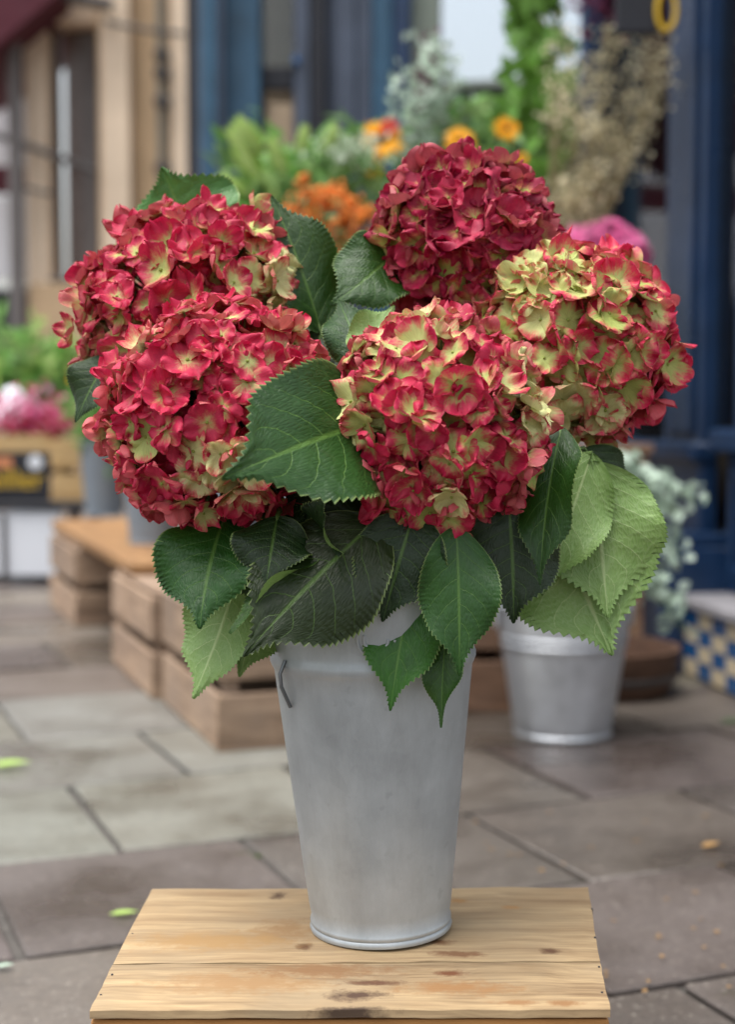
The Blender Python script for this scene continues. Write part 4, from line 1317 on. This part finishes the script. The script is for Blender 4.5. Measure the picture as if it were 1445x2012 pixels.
H4, s4 = hydrangea('pink and lime green hydrangea head beside the navy pilaster', 1128, 680, 1.51, 206, 1.04, (.5, -.35, .75), 185, 0.0215, 0.60, 0.05, 0.35,
                   [((-.6, -.6, .6), .8, .28, .2), ((0, -.6, -.8), .65, .3, .6), ((.8, -.3, -.5), .6, -.3, 0)], 4, (.04, .0))
H5, s5 = hydrangea('large red and green hydrangea head with pale lime top, front of the bunch', 858, 832, 1.38, 231, 0.98, (.1, -.7, .75), 212, 0.0190, 0.38, 0.3, 0.35,
                   [((-.25, -.25, .9), .75, .45, .45), ((.9, -.4, .2), .6, .45, .6), ((-.9, -.4, -.1), .55, .42, .5), ((0, -.8, -.6), .35, .3, .4)], 5, (.02, -.045))

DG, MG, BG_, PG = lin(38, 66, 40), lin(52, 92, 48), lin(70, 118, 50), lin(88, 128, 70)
def lf(par, sp, b, t_, wpx, n, **k):
    Yb, Yt = b[2], t_[2]
    c_ = k.pop('color', DG)
    k['color'] = (c_[0] * .70, c_[1] * .70, c_[2] * .40, 1)
    leaf(par, P(*b), P(*t_), wpx * (Yb + Yt) / 2 / FPX, n, petiole=sp, **k)
TOP, UND = Vector((0, -1, .25)), Vector((0, 1, -.1))
# between the two front heads
lf(H5, s5, (768, 818, 1.400), (434, 942, 1.205), 300, (-.30, -1, .02), bend=.05, fold=.10, wave=.006, color=lin(44, 84, 46), seed=11, curl=-.18)
# lower left, glossy
lf(H2, s2, (440, 1020, 1.40), (392, 1236, 1.33), 215, (-.25, -1, .45), bend=.07, fold=.22, wave=.008, color=lin(42, 92, 44), seed=12)
lf(H2, s2, (545, 1015, 1.36), (523, 1150, 1.32), 150, (0, -1, .4), bend=.06, fold=.1, wave=.006, color=lin(34, 60, 40), seed=13)
lf(H2, s2, (470, 1040, 1.40), (520, 1190, 1.36), 150, (.1, -1, .3), bend=.06, fold=.12, wave=.006, color=lin(34, 62, 44), seed=14)
# big bruised leaf
lf(H5, s5, (745, 1020, 1.36), (478, 1290, 1.30), 255, (-.1, -1, .55), bend=.05, fold=.06, wave=.005, color=lin(38, 56, 30), seed=15)
# folded leaf, pale edge
lf(H2, s2, (664, 1070, 1.37), (452, 1246, 1.315), 110, (-.5, -.35, .9), bend=.03, fold=.75, wave=.006, color=lin(60, 100, 50), seed=16)
# pale underside, low left
lf(H2, s2, (470, 1120, 1.40), (378, 1372, 1.37), 165, (.35, 1, -.1), bend=.05, fold=.14, wave=.006, color=MG, seed=17)
lf(H2, s2, (520, 1150, 1.41), (470, 1330, 1.39), 120, (.0, 1, -.2), bend=.04, fold=.1, wave=.004, color=MG, seed=18)
# centre front, hanging over the vase
lf(H5, s5, (897, 1035, 1.335), (903, 1328, 1.31), 150, (0.1, -1, .28), bend=.05, fold=.16, wave=.006, color=lin(52, 98, 54), seed=19)
lf(H5, s5, (815, 1110, 1.37), (767, 1397, 1.325), 150, (-.15, -1, .2), bend=.04, fold=.18, wave=.006, color=lin(54, 112, 38), seed=20)
lf(H5, s5, (878, 1230, 1.355), (868, 1430, 1.335), 62, (-.5, -1, .1), bend=.03, fold=.3, wave=.006, color=lin(52, 92, 44), seed=21)
lf(H5, s5, (815, 1005, 1.345), (752, 1222, 1.33), 185, (-.1, -1, .3), bend=.05, fold=.1, wave=.006, color=lin(36, 62, 46), seed=22)
# dark ones right of centre
lf(H4, s4, (1000, 985, 1.39), (1010, 1225, 1.365), 190, (.15, -1, .3), bend=.05, fold=.1, wave=.006, color=lin(36, 58, 42), seed=23)
lf(H4, s4, (1105, 838, 1.40), (1062, 1150, 1.345), 125, (-.55, -1, .2), bend=.06, fold=.22, wave=.008, color=lin(40, 80, 38), seed=24)
# pale undersides on the right
lf(H4, s4, (1165, 890, 1.43), (1066, 1170, 1.40), 150, (.15, 1, -.1), bend=.03, fold=.12, wave=.006, color=MG, seed=25)
lf(H4, s4, (1165, 905, 1.43), (1196, 1215, 1.41), 235, (.15, 1, .1), bend=.06, fold=.14, wave=.008, color=MG, seed=26)
lf(H4, s4, (1085, 985, 1.45), (1204, 1288, 1.41), 300, (-.1, 1, -.05), bend=.06, fold=.10, wave=.008, color=MG, seed=27)
lf(H4, s4, (1150, 880, 1.46), (1245, 1040, 1.46), 120, (.3, -1, .4), bend=.06, fold=.15, wave=.006, color=DG, seed=28)
# top leaves
lf(H1, s1, (385, 500, 1.62), (318, 328, 1.62), 230, (-.1, -1, -.25), bend=-.04, fold=.12, wave=.008, color=lin(84, 140, 90), seed=29)
lf(H1, s1, (400, 470, 1.65), (436, 345, 1.66), 120, (.5, -1, -.2), bend=-.04, fold=.3, wave=.006, color=lin(84, 140, 80), seed=30)
lf(H1, s1, (632, 655, 1.55), (533, 385, 1.58), 150, (.35, -1, .0), bend=.06, fold=.22, wave=.008, color=lin(44, 82, 42), seed=31)
lf(H1, s1, (585, 600, 1.58), (512, 395, 1.62), 70, (-.6, -1, .0), bend=.03, fold=.35, wave=.006, color=lin(70, 104, 72), seed=32)
lf(H3, s3, (790, 480, 1.57), (650, 600, 1.51), 155, (-.25, -1, -.05), bend=.06, fold=.12, wave=.006, color=lin(44, 86, 34), seed=33, side=-.08)
lf(H5, s5, (720, 720, 1.44), (665, 590, 1.50), 110, (0, -1, .3), bend=.05, fold=.15, wave=.006, color=lin(40, 80, 40), seed=34)
lf(H5, s5, (700, 700, 1.43), (775, 600, 1.46), 90, (-.1, 1, -.6), bend=.05, fold=.15, wave=.006, color=MG, seed=35)
lf(H2, s2, (215, 700, 1.50), (148, 830, 1.49), 110, (-.4, -1, .2), bend=.05, fold=.15, wave=.006, color=DG, seed=36)
# inside of the bunch
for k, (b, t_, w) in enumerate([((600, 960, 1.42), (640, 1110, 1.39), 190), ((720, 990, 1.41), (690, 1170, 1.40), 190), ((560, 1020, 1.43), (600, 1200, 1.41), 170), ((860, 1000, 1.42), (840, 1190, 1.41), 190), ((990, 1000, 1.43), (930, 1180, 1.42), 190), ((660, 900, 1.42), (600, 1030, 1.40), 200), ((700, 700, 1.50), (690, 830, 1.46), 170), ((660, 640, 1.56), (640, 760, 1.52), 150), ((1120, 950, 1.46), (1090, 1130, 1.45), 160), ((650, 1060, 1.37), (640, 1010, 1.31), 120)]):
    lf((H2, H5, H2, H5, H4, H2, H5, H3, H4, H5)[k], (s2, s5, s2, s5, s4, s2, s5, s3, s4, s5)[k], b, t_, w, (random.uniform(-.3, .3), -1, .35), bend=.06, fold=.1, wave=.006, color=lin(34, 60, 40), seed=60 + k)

# ------------------------------------------------------------------ litter on the paving
M['petal_dry'] = foliage_mat('dry fallen petals', lin(168, 132, 84), lin(160, 122, 76), 0.8, 0.2)
def litter_leaf(name, label, x, y, L, W, ang, mat, cat, group=None):
    p = G(x, y)
    m = MB()
    m.card((-L / 2, 0, 0), (1, 0, 0.0), (0, 0, 1), L, W, -0.06)
    for v in m.v:
        v.z += 0.002
    o = m.build(name, M[mat], None, loc=(p.x, p.y, 0.0015), rot=(0, 0, ang))
    return tag(o, label, cat, group)
litter_leaf('fallen_leaf', 'bright green fallen leaf on brown slab beside the wooden box', 243, 1800, 0.045, 0.02, 0.1, 'leaf_lime', 'leaf').color = (1, 1, 1, 1)
litter_leaf('fallen_leaf', 'pale lime fallen leaf on a grey green slab', 18, 1508, 0.09, 0.05, 0.2, 'leaf_lime', 'leaf')
litter_leaf('fallen_leaf', 'small fallen leaf at the foot of the tiled riser', 1440, 1420, 0.06, 0.02, 0.2, 'leaf_dark', 'leaf')
litter_leaf('paper_scrap', 'tiny pale blue scrap in a paving joint', 6, 1904, 0.03, 0.016, 0.3, 'leaf_grey', 'scrap')
litter_leaf('fallen_leaf', 'curled brown dead leaf on the wet paving', 1398, 1665, 0.04, 0.022, 0.5, 'petal_dry', 'leaf')
for k in range(46):
    x, y = rb.uniform(930, 1440), rb.choice((rb.uniform(1590, 1740), rb.uniform(1750, 1990), rb.uniform(1750, 1950)))
    litter_leaf('fallen_petal', 'tiny dry petal scattered on the brown paving', x, y, rb.uniform(.006, .013), rb.uniform(.004, .008), rb.uniform(0, 6), 'petal_dry', 'petal', 'tiny dry petals on the paving')
M['moss'] = foliage_mat('moss', lin(96, 122, 50), lin(96, 122, 50), 0.8)
for lab, x, y in (('moss tuft in the joint behind the wooden box', 1128, 1735), ('moss tuft in the joint near the lower slab corner', 1440, 1950), ('moss tuft in the slanting joint by the box corner', 485, 1675)):
    p = G(x, y)
    m = MB()
    for k in range(60):
        m.card((rb.gauss(0, .014), rb.gauss(0, .006), 0), rdir(rb, 1.2), rdir(rb), 0.008, 0.004)
    tag(m.build('moss_tuft', M['moss'], None, loc=(p.x, p.y, -0.008)), lab, 'moss')
